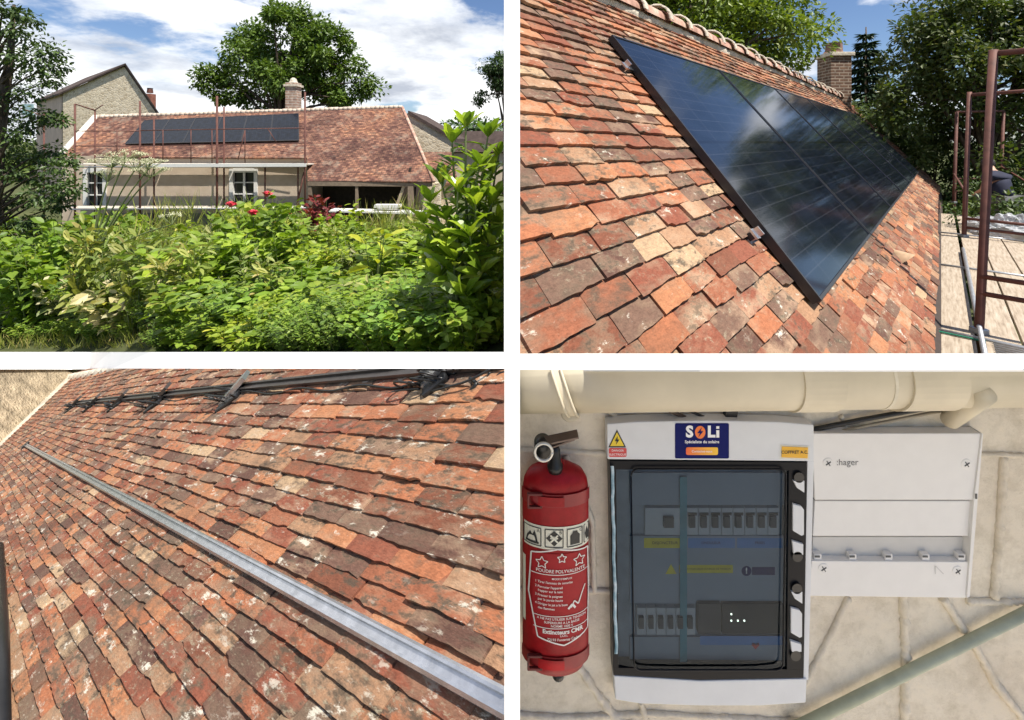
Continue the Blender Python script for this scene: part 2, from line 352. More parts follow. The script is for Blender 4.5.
# boarding under the tiles, rear slope and walls
bk = MB(); e_ = unit(np.cross(R2.d1, [0, 0, 1])); back = -e_ * 2.6
rdg = lambda a, h=0: R2.P(a, .5, h)
lo = lambda a: R2.P(a, -3.3, -.03)
bk.prism([R2.P(-1.2, .45, -.03), R2.P(16.2, .45, -.03), R2.P(16.2, -3.3, -.03), R2.P(1.5, -3.3, -.03)], -R2.n * .05)
M['darkback'] = simple('roof_boarding', (.05, .035, .028), .9)  # near-black brown shared by boarding, vent mouth and backsheets
part('roof_boarding', bk, M['darkback'], house2, clip=clip2)
rs = MB(); rs.prism([rdg(-.9), rdg(16.2), rdg(16.2) + back + [0, 0, -3.0], rdg(-.9) + back + [0, 0, -3.0]], (0, 0, -.08))
part('rear_slope', rs, M['tile2'], house2, clip=clip2[:1], uv=R2.uvf(.3, .094))
wl = MB()
A_, B_ = R2.P(3.2, -3.22), R2.P(16.1, -3.22)
inn = -e_ * .35
wl.prism([A_ + inn - [0, 0, .15], B_ + inn - [0, 0, .15], (B_ + inn) * [1, 1, 0], (A_ + inn) * [1, 1, 0]], -e_ * .3)
G = [B_ + inn - [0, 0, .15], rdg(16.0) - [0, 0, .1], rdg(16.0) + back + [0, 0, -3.1], (rdg(16.0) + back) * [1, 1, 0], (B_ + inn) * [1, 1, 0]]
wl.prism(G, -R2.d1 * .3)
M['plaster'] = simple('beige_plaster', (.50, .42, .32), .92, 0, .18, 3, .3, .2, .01)
part('wall', wl, M['plaster'], house2)
# ridge: mortar bed and half round tiles
mo = MB()
def bed(u, v):
    a = -.62 + u * 17.0; q = (v - .5)
    return R2.P(a, .50 + .012 * math.sin(a * 5) + q * .14 - .02, .03 + .085 * math.cos(q * 2.6) + .02 * mnoise.noise((a * 6, q * 5, 1)))
mo.grid(bed, 260, 6); part('ridge_mortar', mo, M['cream_mortar'], house2, smooth=True, clip=clip2)
t = NT('ridge_clay'); p_ = t.pos(); nz = t.noise(p_, 5, 7, .65)
M['ridge'] = t.done(t.bsdf(t.ramp(nz, [(.32, (.27, .15, .11)), (.5, (.48, .28, .21)), (.68, (.58, .47, .36))]), .85, 0, t.bump(nz, .3, .02), .3))
up2 = unit(np.cross(R2.d1, e_)); up2 = up2 if up2[2] > 0 else -up2
def half_round(a0, a1, r0, r1, k=9, dz=0):
    mbx = MB(); V = []; fs = []
    for i, (a, r) in enumerate(((a0, r0), (a0, r0 * .9), (a1, r1), (a1, r1 * .9))):
        c = R2.P(a, .545, .045 + dz)
        for j in range(k): th = PI * j / (k - 1); V.append(c + e_ * math.cos(th) * r + up2 * math.sin(th) * r)
    for j in range(k - 1):
        fs += [(j, j + 1, 2 * k + j + 1, 2 * k + j), (j, k + j, k + j + 1, j + 1), (2 * k + j, 2 * k + j + 1, 3 * k + j + 1, 3 * k + j)]
    return mbx.add(V, fs)
a = -.75; i = 0
while a < 15.9:
    sp_ = .56; big = .16 + .012 * math.sin(i * 2.3)
    rt = part('ridge_tile', half_round(a, a + sp_ - .06, big * .92, big * .86, dz=.01 * math.sin(i * 1.7)), M['ridge'], house2, smooth=True, clip=clip2)
    cl_ = half_round(a + sp_ - .09, a + sp_ + .015, big * 1.22, big * 1.16)
    o = part('collar', cl_, M['cream_mortar'], house2, smooth=True, clip=clip2); o.parent = rt
    a += sp_; i += 1
# chimney on the ridge
ca, cb = R2.ab(834, 97)[:2]; cZ = (R2.on(834, 97) - EYE)[1]
s_ = cZ / F; cbase = at(834, 100, cZ); cw = 20 * s_
ch = MB(); ch.box(cbase + [0, 0, 12 * s_], (cw, cw, 62 * s_)); part('chimney', ch, M['brick'], house2, uv=boxuv)
chm = [o for o in house2.children if o.name.startswith('chimney')][0]
def sub(name, mb, mat, par, **k):
    return part(name, mb, mat, par, **k)
cp = MB(); cp.box(cbase + [0, 0, 44 * s_], (cw * 1.22, cw * 1.22, 4 * s_)); sub('coping', cp, M['cream_mortar'], chm, bevel=.8 * s_)
pt = MB(); pt.lathe([(11.5 * s_, 0), (9 * s_, 3.5 * s_), (8.6 * s_, 11 * s_), (9.2 * s_, 11.2 * s_)], cbase + [0, 0, 45.6 * s_], 4)
sub('chimney_pot', pt, simple('clay_pot', (.22, .12, .085), .85), chm)
# vent tile
va, vb, _ = R2.ab(893, 262)
vn = MB()
def hood(u, v):
    th = PI * u; rr = (.012 + .11 * v); return R2.P(va + .02 + math.cos(th) * rr * .9, vb - .0 - v * .13 + .1, .055 + math.sin(th) * rr * 1.0)
vn.grid(hood, 10, 5); part('vent_tile', vn, simple('tan_clay', (.45, .30, .18), .85), house2, smooth=True)
vd = MB(); vd.prism([R2.P(va + .02 + math.cos(PI * k / 8) * .085, vb - .02, .056 + math.sin(PI * k / 8) * .06) for k in range(9)], R2.d2 * .02)
part('vent_opening', vd, M['darkback'], house2)

# solar panels
H2 = .135
cr = [R2.ab(x, y, H2)[:2] for x, y in ((611, 34), (858, 115), (919, 172), (821, 301))]
TL2, TR2, BR2, BL2 = map(np.asarray, cr)
def arr(u, v): return (TL2 * (1 - u) + TR2 * u) * (1 - v) + (BL2 * (1 - u) + BR2 * u) * v      # v runs down the slope
def pan_mat(name, line):
    t = NT(name); uv = t.n('ShaderNodeUVMap').outputs[0]; s = t.n('ShaderNodeSeparateXYZ'); t.l(uv, s.inputs[0])
    def lines(c, nn, wd):
        q = t.math('FRACT', t.math('MULTIPLY', c, nn)); q = t.math('ABSOLUTE', t.math('SUBTRACT', q, .5)); return t.math('GREATER_THAN', q, .5 - wd)
    g1 = t.math('MAXIMUM', lines(s.outputs[0], 6, .016), lines(s.outputs[1], 20, .03))
    bus = t.math('MULTIPLY', lines(s.outputs[0], 54, .05), .35)
    mid = t.math('LESS_THAN', t.math('ABSOLUTE', t.math('SUBTRACT', s.outputs[1], .5)), .006)
    vr = t.noise(t.map(uv, (6, 20, 1)), .9, 1)
    base = t.mix(t.ramp(vr, [(.35, (0, 0, 0)), (.65, (1, 1, 1))]), C4(.004, .006, .011), C4(.008, .012, .022))
    c = t.mix(t.math('MULTIPLY', bus, .3), base, C4(.05, .055, .07)); c = t.mix(t.math('MULTIPLY', g1, line), c, C4(.05, .055, .07)); c = t.mix(mid, c, C4(.004, .004, .006))
    return t.done(t.bsdf(c, .09, 0, None, .5))
M['pv'] = pan_mat('solar_cells', .42)
M['pvframe'] = simple('anodised_black', (.05, .05, .053), .35, .5, .1, 40, 0)
NP = 6; words = ['nearest end of the row', 'second from the near end', 'third from the near end', 'third from the far end', 'second from the far end', 'far end of the row']
for k in range(NP):
    u0, u1 = k / NP + .0012, (k + 1) / NP - .0012
    P4 = [R2.P(*arr(u0, 0), H2), R2.P(*arr(u1, 0), H2), R2.P(*arr(u1, 1), H2), R2.P(*arr(u0, 1), H2)]
    sp = thing('solar_panel', 'big black panel on the close up roof, ' + words[k], 'solar panel', P4[3] - R2.n * .1, 'solar panels on the close up roof')
    def inset(m): 
        c0 = sum(P4) / 4
        ex = (P4[1] - P4[0]) / np.linalg.norm(P4[1] - P4[0]) * m; ey = (P4[3] - P4[0]) / np.linalg.norm(P4[3] - P4[0]) * m
        return [P4[0] + ex + ey, P4[1] - ex + ey, P4[2] - ex - ey, P4[3] + ex - ey]
    fr = MB(); I = inset(.016); n_ = R2.n
    for q in range(4):
        q2 = (q + 1) % 4; fr.prism([P4[q], P4[q2], I[q2], I[q]], -n_ * .05)
    part('frame', fr, M['pvframe'], sp)
    gl = MB(); I2 = [x - n_ * .006 for x in inset(.0155)]; gl.add(I2, [(3, 2, 1, 0)])
    o0, ex, ey = I2[0], I2[1] - I2[0], I2[3] - I2[0]
    Mi = np.linalg.pinv(np.stack([ex, ey], 1))
    part('glass', gl, M['pv'], sp, uv=lambda p: tuple(Mi @ (p - o0)))
    bs = MB(); bs.prism([x - n_ * .045 for x in inset(.016)], -n_ * .006); part('backsheet', bs, M['darkback'], sp)
# mounting rails poking out at the near edge, with clamps
for k, v in enumerate((.16, .80)):
    ra = arr(-.008, v); rb = arr(1.0, v)
    rl = thing('mounting_rail', ('upper' if k == 0 else 'lower') + ' dark mounting rail end sticking out under the near panel edge', 'rail', R2.P(ra[0], ra[1], .03))
    rm = MB(); rm.bar(R2.P(ra[0], ra[1], .075), R2.P(rb[0], rb[1], .075), .04, .045, R2.n); part('beam', rm, M['pvframe'], rl)
    cm = MB(); c0 = R2.P(ra[0] + .02, ra[1], .105); cm.bar(c0 - R2.d2 * .03, c0 + R2.d2 * .03, .05, .012, R2.n); cm.bar(c0 - R2.n * .05, c0 + R2.n * .04, .05, .012, R2.d1)
    part('clamp', cm, M['alu'], rl); hk = MB(); c1 = R2.P(ra[0] + .06, ra[1] - .02, .05); hk.bar(c1 - R2.d1 * .06, c1 + R2.d1 * .05, .03, .03, R2.n); hk.bar(c1, c1 - R2.d2 * .1, .03, .02, R2.n); part('roof_hook', hk, M['steel'], rl)
# ================================================================== bottom left: tiled roof with a bare rail
R3 = Pl((-45, 408), (930, -270), (504, 720), .30, (504, 720))
rows = []; b = -.30
while b < .60:
    e = .0158 + .052 * max(b, 0) ** 1.0 * (1 if b < .25 else .25 / b); rows.append((b, e)); b += e
sag3 = lambda a, b: .0010 * np.sin(a * 7 + b * 30) + .0030 * np.sin(a * 2.2 - b * 9)
M['tile3'] = tile_mat('lichened_clay_tiles', 12.0, lich=.585, dim=1.06)
vA, vB = R3.ab(0, 447), R3.ab(70, 379)
def inside3(x, y, a, b):
    lim = vA[0] + (vB[0] - vA[0]) * (b - vA[1]) / (vB[1] - vA[1])
    return -60 < x < 560 and 320 < y < 800 and a < lim and b < .545
mb = tile_field(R3, -.3, 7.2, rows, .084, 2.4, .0045, inside3, sag3, 5, 1.1)
house3 = thing('lichened_roof', 'lichen spotted clay tile roof crossed by a bare aluminium rail, below a rubble gable', 'roof', R3.P(1, -.1) * [1, 1, 0])
YT = 368.6
clip3 = [(EYE, (F, 512 - 504.3, 0)), (EYE, (0, (YT - PY) / F, 1))]
part('tiles', mb, M['tile3'], house3, clip=clip3, uv=R3.uvf(.084, .018))
bk = MB(); bk.prism([R3.P(-.4, -.5, -.004), R3.P(7.0, -.5, -.004), R3.P(7.0, .56, -.004), R3.P(-.4, .56, -.004)], -R3.n * .01)
part('roof_boarding', bk, M['darkback'], house3, clip=clip3)
# verge mortar and ridge
vm = MB(); vp0, vp1 = R3.on(-14, 461), R3.on(70, 379)
def verge(u, v):
    p = vp0 + (vp1 - vp0) * u; q = v - .5; s = (p - EYE)[1] / F
    return p + R3.d1 * q * s * 60 + R3.n * (s * 3.2 * math.cos(q * 2.8) + s * .7 * mnoise.noise((u * 40, q * 9, 3)))
vm.grid(verge, 60, 6); part('verge_mortar', vm, M['cream_mortar'], house3, smooth=True, clip=clip3)
rm = MB(); rp0, rp1 = R3.on(66, 379), R3.on(136, 366)
def rdge(u, v):
    p = rp0 + (rp1 - rp0) * u; q = v - .5; s = (p - EYE)[1] / F
    return p + R3.d2 * q * s * 9 + R3.n * (s * 3.5 * math.cos(q * 2.8) + s * 1.2 * math.sin(u * 75))
rm.grid(rdge, 90, 5); part('ridge_mortar', rm, M['cream_mortar'], house3, smooth=True, clip=clip3)
# rubble gable wall behind the verge
M['stone3'] = simple('rough_rubble', (.47, .38, .26), .95, 0, .5, 11, .95, .1, .03)
wn = unit(np.cross(vp1 - vp0, R3.n))
def onw(x, y):
    r = ray(x, y); return EYE + r * ((wn @ (vp0 - EYE)) / (wn @ r))
gw = MB(); gpoly = [onw(-30, 476), onw(78, 370.5), onw(75, YT), onw(-30, YT)]
gn = wn if wn @ (EYE - vp0) < 0 else -wn
gw.prism([p + gn * .002 for p in gpoly], gn * .25)
top('gable_wall', gw, M['stone3'], 'rough sandy rubble gable wall rising above the white verge of the lichened roof', 'wall', gpoly[0])

# lower rail (aluminium channel) on short hooks
def rail_prof(pl, p0, p1, prof, mb):
    k = len(prof); V = []
    side = unit(np.cross(unit(p1 - p0), pl.n)); 
    if side @ pl.d2 < 0: side = -side
    for p in (p0, p1): V += [p + side * x + pl.n * y for x, y in prof]
    fs = [(i, (i + 1) % k, k + (i + 1) % k, k + i) for i in range(k)] + [tuple(range(k))[::-1], tuple(range(k, 2 * k))]
    return mb.add(V, fs)
rb0 = R3.ab(497, 702, .012); rb1 = R3.ab(27, 446, .012)
dr = (rb1 - rb0) / (rb1[0] - rb0[0])
def onr(a, h=0): q = rb0 + dr * (a - rb0[0]); return R3.P(q[0], q[1], h)
rl3 = thing('aluminium_rail', 'long bright aluminium rail running diagonally down the lichened roof', 'rail', onr(.3, .01))
S = .0066; prof = [(-S * .9, -.002), (S * .8, -.002), (S, .0105), (.72 * S, .0118), (.45 * S, .0118), (.38 * S, .0085), (-.38 * S, .0085), (-.45 * S, .0118), (-.72 * S, .0118), (-S, .009)]
part('channel', rail_prof(R3, onr(-.06, .0105), onr(rb1[0], .0105), prof, MB()), simple('rail_aluminium', (.56, .57, .60), .27, .78, .25, 60, .04), rl3, clip=clip3)
for a in (.035, .34, .8, 1.4, 2.1, 2.9):
    hk = MB(); c0 = onr(a, .006); hk.bar(onr(a, .0025), onr(a, .0115), .012, .007, R3.d1); hk.bar(c0 - R3.d2 * .018, c0 + R3.d2 * .003, .009, .0028, R3.n)
    part('roof_hook', hk, M['steel'], rl3, clip=clip3)
ec = MB(); ec.bar(onr(rb1[0], .009), onr(rb1[0] + .06, .009), .03, .028, R3.n); part('end_cap', ec, M['black'], rl3)
# upper rail with clamps, optimiser boxes and cables
u0, u1 = R3.ab(72, 404, .012), R3.ab(430, 372.0, .012); du = (u1 - u0)
def onu(x, h=.016):                                  # point of the upper rail seen at column x
    lo_, hi_ = -.3, 1.3
    for _ in range(40):
        m_ = (lo_ + hi_) / 2; q = u0 + du * m_
        if proj(R3.P(q[0], q[1], h))[0][0] < x: lo_ = m_
        else: hi_ = m_
    q = u0 + du * lo_; return R3.P(q[0], q[1], h), q
rl4 = thing('upper_mounting_rail', 'dull grey mounting rail hung with black clamps and cable loops along the roof top', 'rail', onu(250)[0])
tb = rail_prof(R3, onu(73)[0] - R3.n * .012, onu(520)[0] - R3.n * .012, [(-.0095, 0), (.0095, 0), (.0095, .019), (.0052, .019), (.0045, .014), (-.0045, .014), (-.0052, .019), (-.0095, .019), (-.0095, .0125), (-.0075, .0115), (-.0075, .0075), (-.0095, .0065)], MB())
M['dullalu'] = simple('dull_grey_aluminium', (.11, .095, .085), .38, .6, .2, 60, .1)
part('beam', tb, M['dullalu'], rl4, clip=clip3)
M['cable'] = simple('black_cable', (.012, .012, .012), .4, 0, .2, 50, 0)
rr = np.random.default_rng(3)
for x, sc in ((78, 1), (97, 1), (124, 1), (166, 1), (243, 1.0), (446, 1.0)):
    p, q = onu(x); s = (p - EYE)[1] / F
    k = MB()
    w_ = {78: 5, 97: 5.2, 124: 6.5, 166: 9, 243: 12, 446: 15}[x] * s; L_ = {78: 14, 97: 15, 124: 18, 166: 24, 243: 32, 446: 36}[x] * s
    down = unit(-R3.d2 * .35 + R3.d1 * .35 - R3.n * .12)
    dpx = unit(at(x - 15, proj(p)[1][0] + 13, (p - EYE)[1]) - p); dpx = dpx - R3.n * (dpx @ R3.n) * .6
    k.bar(p - dpx * L_ * .35 + R3.n * w_ * .7, p + dpx * L_ * .75 + R3.n * .004, w_, w_ * .35, R3.n)
    part('clamp', k, M['alu'] if x > 200 else M['dullalu'], rl4, clip=clip3)
    bx_ = MB(); c0 = p + dpx * L_ * .6 + unit(R3.d1) * -w_ * .8; bx_.bar(c0 - dpx * L_ * .4, c0 + dpx * L_ * .42, w_ * 1.5, w_ * .55, R3.n); part('connector_box', bx_, M['black'], rl4, clip=clip3, bevel=w_ * .15)
    ct = MB()
    for _ in range(7 if x < 400 else 9):
        cc = p + dpx * L_ * rr.uniform(.3, .95) - R3.d1 * w_ * rr.uniform(-2.2, 2.5) + R3.n * w_ * rr.uniform(0, .6)
        ra_, rb_ = w_ * rr.uniform(.8, 1.8), w_ * rr.uniform(.6, 1.3); ph = rr.uniform(0, 6)
        ct.tube([cc + R3.d1 * math.cos(th + ph) * ra_ * .75 + (R3.n * .8 + dpx * .5) * math.sin(th) * rb_ for th in np.linspace(0, 5.2, 16)], .0017 if x > 200 else .0024, 6)
    part('cable_bundle', ct, M['cable'], rl4, smooth=True, clip=clip3)
def cab(pts, h, r, lab):
    P_ = [R3.on(x, y, hh) for (x, y), hh in zip(pts, h)]
    # Catmull-Rom smoothing
    out = []
    for i in range(len(P_) - 1):
        p0 = P_[max(i - 1, 0)]; p1 = P_[i]; p2 = P_[i + 1]; p3 = P_[min(i + 2, len(P_) - 1)]
        for t_ in np.linspace(0, 1, 6, endpoint=False): out.append(.5 * (2 * p1 + (p2 - p0) * t_ + (2 * p0 - 5 * p1 + 4 * p2 - p3) * t_ ** 2 + (3 * p1 - p0 - 3 * p2 + p3) * t_ ** 3))
    out.append(P_[-1]); c = MB().tube(out, r, 7)
    top('cable', c, M['cable'], lab, 'cable', P_[0], smooth=True, clip=clip3)
cab([(292, 380), (305, 391), (318, 402), (332, 410), (345, 410), (362, 405), (380, 397), (398, 391), (420, 389)], [.012, .006, .005, .005, .005, .006, .01, .012, .012], .0019, 'long sagging black cable drooping from the upper rail over the tiles')
cab([(262, 398), (270, 382), (282, 378), (288, 388), (284, 400), (272, 407), (262, 404), (258, 395), (264, 386), (276, 384)], [.008, .012, .014, .01, .006, .006, .006, .008, .011, .012], .0017, 'round coil of thin black cable beside the middle clamp')
cab([(284, 400), (296, 409), (312, 415), (326, 416), (338, 412)], [.006, .005, .005, .005, .005], .0015, 'short thin black cable hanging under the sagging one')
cab([(416, 396), (440, 389), (462, 383), (478, 376), (490, 369)], [.008, .02, .022, .022, .02], .0016, 'thin grey cable rising to the right across the big clamp')
cab([(506, 372), (498, 376), (497, 388), (502, 396), (510, 398)], [.012, .012, .01, .01, .01], .0024, 'thick cable loop cut by the right edge of the lichened roof')
cab([(490, 372), (486, 384), (490, 396), (500, 401), (508, 402)], [.015, .01, .006, .006, .006], .002, 'black cable curl right of the big clamp')
cab([(70, 408), (86, 404), (104, 406), (122, 401), (140, 404), (158, 398), (176, 401), (200, 394), (222, 396), (246, 391), (272, 394), (300, 388), (330, 391), (360, 385), (392, 388), (420, 383), (450, 386)], [.014, .018] * 8 + [.016], .0019, 'long black cable strung along the upper rail from clamp to clamp')
cab([(150, 404), (160, 411), (172, 413), (182, 407), (184, 398), (176, 394), (168, 398), (166, 406)], [.006] * 8, .002, 'round loop of black cable beside the fourth clamp')
cab([(300, 383), (330, 388), (352, 394), (372, 392), (396, 385), (424, 380)], [.012, .008, .006, .006, .009, .014], .0018, 'black cable sagging between the middle clamp and the big clamp')
cab([(404, 394), (416, 400), (434, 401), (452, 397), (468, 392), (476, 384), (470, 378)], [.01, .008, .008, .01, .01, .014, .016], .0026, 'thick black cable curling below the big clamp')
cab([(68, 404), (80, 409), (92, 403), (106, 408), (120, 403), (134, 408), (150, 402), (170, 405), (192, 399), (214, 402), (236, 397), (258, 402), (284, 393)], [.01, .006] * 6 + [.01], .0034, 'tangled thick black cable hugging the tiles under the far clamps')
cab([(228, 400), (240, 406), (256, 407), (270, 400), (276, 390), (266, 386), (252, 390), (244, 398)], [.006] * 8, .0022, 'wide loop of black cable under the middle clamp')
# dark post end at the lower left
px_ = MB(); px_.tube([R3.on(-3, 735, .03), R3.on(-1, 640, .03), R3.on(-3, 548, .03)], .012, 10)
top('black_pole', px_, M['cable'], 'black pole end at the lower left corner of the lichened roof', 'pole', R3.on(-3, 735, .03), smooth=True)
# wall that carries this roof
wl = MB(); w0, w1 = R3.P(1.2, .05, -.02), R3.P(5.2, .05, -.02); wl.prism([w0 * [1, 1, 0], w1 * [1, 1, 0], w1, w0], unit(R3.d2 * [1, 1, 0]) * .12)
part('wall', wl, M['plaster'], house3)
# ================================================================== bottom right: block wall with extinguisher and electrical boxes
ZW = .95
t = NT('cream_paint'); p_ = t.pos(); n1_ = t.noise(p_, 22, 9, .72); n2_ = t.noise(p_, 120, 6, .75); n3_ = t.noise(p_, 4, 4)
c_ = t.ramp(n3_, [(.3, (.70, .62, .50)), (.7, (.80, .73, .60))]); c_ = t.mix(1.0, c_, t.ramp(n1_, [(.3, (.78, .76, .72)), (.55, (1, 1, 1)), (.8, (1.06, 1.04, 1.0))]), 'MULTIPLY')
c_ = t.mix(t.ramp(n2_, [(.66, (0, 0, 0)), (.74, (.55, .55, .55))]), c_, C4(.34, .27, .19))
M['creamwall'] = t.done(t.bsdf(c_, .75, 0, t.bump(t.math('ADD', n1_, t.math('MULTIPLY', n2_, .5)), .8, .006), .3))
wall4 = thing('block_wall', 'cream painted block wall with raised wandering mortar ridges behind the electrical boxes', 'wall', (.6, ZW, 0))
wb = MB()
def wsurf(u, v):
    x = .016 + u * 1.74; z = 3.55 + v * (4.533 - 3.55)
    return (x, ZW - .0010 * mnoise.noise((x * 9, z * 9, 2)) - .0006 * mnoise.noise((x * 40, z * 40, 5)), z)
wb.grid(wsurf, 230, 130)
part('painted_face', wb, M['creamwall'], wall4, smooth=True)
cr_ = MB(); cr_.prism([(.0165, ZW + .004, 0), (1.76, ZW + .004, 0), (1.76, ZW + .004, 4.52), (.0165, ZW + .004, 4.52)], (0, .05, 0)); part('masonry', cr_, M['plaster'], wall4)
jo = MB(); rj = np.random.default_rng(4)
def joint(pts, w=4.5):
    P_ = [at(x, y, ZW) for x, y in pts]; out = []; rad = []
    for i in range(len(P_) - 1):
        m = max(3, int(np.linalg.norm(P_[i + 1] - P_[i]) / .006))
        for k in range(m + (i == len(P_) - 2)):
            u = k / m; p = P_[i] * (1 - u) + P_[i + 1] * u
            q = p * 110; out.append(p + [.0011 * mnoise.noise(q), -.0016, .0011 * mnoise.noise(q + 9)]); rad.append((w / 474) * (.8 + .35 * mnoise.noise(p * 210)))
    jo.tube(out, rad, 8)
for pts, w_ in ([((519, 449), (612, 453)), 3.5], [((565, 455), (592, 520), (594, 590)), 4], [((517, 588), (618, 590)), 3.5], [((575, 660), (592, 685), (612, 712), (640, 730)), 5], [((517, 713), (560, 716), (650, 712), (830, 722)), 3.5],
               [((640, 700), (648, 725)), 4], [((960, 453), (1034, 455)), 3], [((1003, 456), (999, 520), (993, 596)), 5], [((965, 600), (1034, 601)), 4], [((902, 590), (905, 660), (903, 725)), 5.5],
               [((941, 596), (958, 622), (974, 645), (994, 682), (1030, 727)), 5.5], [((848, 596), (832, 630), (812, 668), (800, 690)), 4], [((600, 400), (622, 424)), 4], [((840, 415), (850, 436)), 3]):
    joint(pts, w_ * .95)
part('mortar_ridges', jo, M['creamwall'], wall4, smooth=True)

# big cream waste pipe with couplings and a strap
def cream(name, col, **k): return simple(name, col, .42, 0, .12, 9, .05, .45)
M['pipe'] = cream('cream_pipe', (.62, .55, .41))
clip4 = [(EYE, (0, (369.9 - PY) / F, 1))]
pp = thing('waste_pipe', 'fat cream plastic waste pipe with socket joints running along the top of the wall', 'pipe', at(760, 380, .86))
ZP = .875
def pa(x, dy=0): y = 371 - 6.5 * (x - 520) / 504 + dy; return at(x, y, ZP)
q = MB(); R_ = 37 * ZP / F; q.tube([pa(505), pa(700), pa(1330)], R_, 40); part('pipe_run', q, M['pipe'], pp, smooth=True, clip=clip4)
for x0, x1, k in ((781, 819, 1.045), (881, 932, 1.05)):
    q = MB(); q.tube([pa(x0 - .01), pa(x0), pa(x1), pa(x1 + .01)], [R_ * .9, R_ * k, R_ * k, R_ * .9], 40); part('coupling', q, M['pipe'], pp, smooth=False, clip=clip4)
for x in (864, 884):
    q = MB(); a_ = pa(x); q.tube([pa(x), pa(x + 3)], R_ * 1.012, 40); part('solvent_bead', q, simple('pale_glue', (.72, .66, .52), .6), pp, smooth=False, clip=clip4)
br = thing('pipe_strap', 'cream metal strap with a round screw end holding up the fat pipe', 'bracket', at(570, 415, .93))
q = MB(); V = []
for i in range(19):
    th = math.radians(150 - i * 7.2); u = i / 18; x = 541 + 24 * u; c0 = pa(x); ring = c0 + np.array([0, -math.cos(th - PI / 2) * R_ * 1.05, math.sin(th) * R_ * 1.05 - .0])
    ring = c0 + np.array([0, -math.sin(math.radians(35 + i * 6)) * R_ * 1.06, math.cos(math.radians(35 + i * 6)) * R_ * 1.06])
    V.append(ring)
for s in (0, 1):
    pass
L1 = [v + [-.0, 0, 0] for v in V]; Wd = .021
pts = []; fs = []
for v in V: pts += [v, v + [Wd, 0, 0]]
for i in range(len(V) - 1): fs.append((2 * i, 2 * i + 1, 2 * i + 3, 2 * i + 2))
q.add(pts, fs)
for dx in (.002, Wd - .002): q.tube([v + [dx, -.0015, 0] for v in V], .0028, 6)
part('strap_band', q, M['pipe'], br, smooth=True, clip=clip4)
q = MB(); c0 = at(570, 413, .905); q.tube([c0 + [0, .04, 0], c0, c0 + [0, -.003, 0]], [.019, .019, .016], 24); q.bar(V[-1] + [Wd / 2, 0, 0], c0 + [0, .012, .006], Wd, .012, (0, 1, 0)); part('screw_tab', q, M['pipe'], br, bevel=.001)
q = MB(); c1 = at(571, 415, .90); q.lathe([(.0085, 0), (.0085, .003)], (0, 0, 0), 16); q.v = [v[:, [0, 2, 1]] * [1, -1, 1] + c1 for v in q.v]; q.bar(c1 + [-.006, -.0035, -.003], c1 + [.006, -.0035, .003], .0018, .001, (0, 1, 0)); part('screw', q, M['steel'], br)
# stub pipe, cables
st = MB(); st.tube([at(950, 420, .93), at(985, 394, .80)], .0158, 20); stub = top('pipe_stub', st, M['pipe'], 'short cream pipe stub poking out of the wall under the fat pipe', 'pipe', at(950, 420, .93), smooth=True)
for i, (pts, r, m, lab) in enumerate((
    (((806, 431), (860, 420), (910, 411), (955, 404), (1030, 398)), .0045, 'cable', 'black cable running up to the right above the white box'),
    (((815, 437), (870, 425), (920, 415), (955, 408)), .003, 'greycable', 'thin grey beige cable just below the black one above the white box'),
    (((640, 400), (668, 410), (700, 424), (712, 432)), .0045, 'browncable', 'brown cable slanting down to the top of the grey cabinet'),
    (((655, 398), (682, 408), (712, 420), (724, 430)), .003, 'cable', 'thin black cable beside the brown one above the grey cabinet'))):
    if m not in M: M[m] = simple(m, (.35, .3, .22) if m == 'greycable' else (.10, .065, .045), .6)
    top('cable', MB().tube([at(x, y, .938) for x, y in pts], r, 8), M[m], lab, 'cable', at(*pts[0], .94), smooth=True)
q = MB(); q.bar(at(733, 398, .94), at(727, 432, .94), .024, .012, (0, 1, 0)); top('cable_duct', q, M['black'], 'black cable duct dropping behind the top of the grey cabinet', 'duct', at(730, 398, .925))
# green painted pipe
q = MB(); q.tube([at(790, 731, .93), at(900, 676, .93), at(1032, 610, .93)], .0093, 20)
top('green_pipe', q, simple('sage_pipe', (.40, .43, .32), .5, 0, .18, 30, .08), 'sage green pipe slanting up across the wall below the white box', 'pipe', at(900, 676, .93), smooth=True)

# ---- fire extinguisher
ZX = .905; exx = at(555.5, 500, ZX)[0]
t = NT('extinguisher_red'); nz = t.noise(t.pos(), 60, 6, .7)
M['red'] = t.done(t.bsdf(t.mix(1.0, C4(.33, .008, .012), t.ramp(nz, [(.3, (.7, .7, .7)), (.6, (1, 1, 1))]), 'MULTIPLY'), .38, 0, None, .22))
ex = thing('fire_extinguisher', 'small red powder extinguisher with a round gauge hung left of the cabinet', 'extinguisher', (exx, ZX, at(555, 660, ZX)[2]))
zt = lambda y: at(555, y, ZX)[2]
RX = 34.3 * .87 / F; RYs = .52
prof = [(.0, zt(664)), (RX * .55, zt(663)), (RX * .86, zt(659)), (RX * .98, zt(651)), (RX, zt(640)), (RX, zt(492)), (RX * .985, zt(484)), (RX * .95, zt(477)), (RX * .83, zt(470)), (RX * .55, zt(465)), (RX * .3, zt(462)), (0.001, zt(462))]
q = MB(); q.lathe(prof, (exx, ZX, 0), 56, 1, RYs); part('body', q, M['red'], ex, smooth=True)
q = MB(); q.lathe([(.0155, zt(466)), (.0155, zt(461)), (.012, zt(459)), (.0105, zt(446)), (.006, zt(441))], (exx - .002, ZX - .01, 0), 20); part('valve', q, M['black'], ex, smooth=True)
q = MB(); q.lathe([(.021, zt(470)), (.019, zt(462)), (.015, zt(461))], (exx, ZX, 0), 24, 1, .8); part('neck', q, M['red'], ex, smooth=True)
cg = at(543.5, 452, .85)
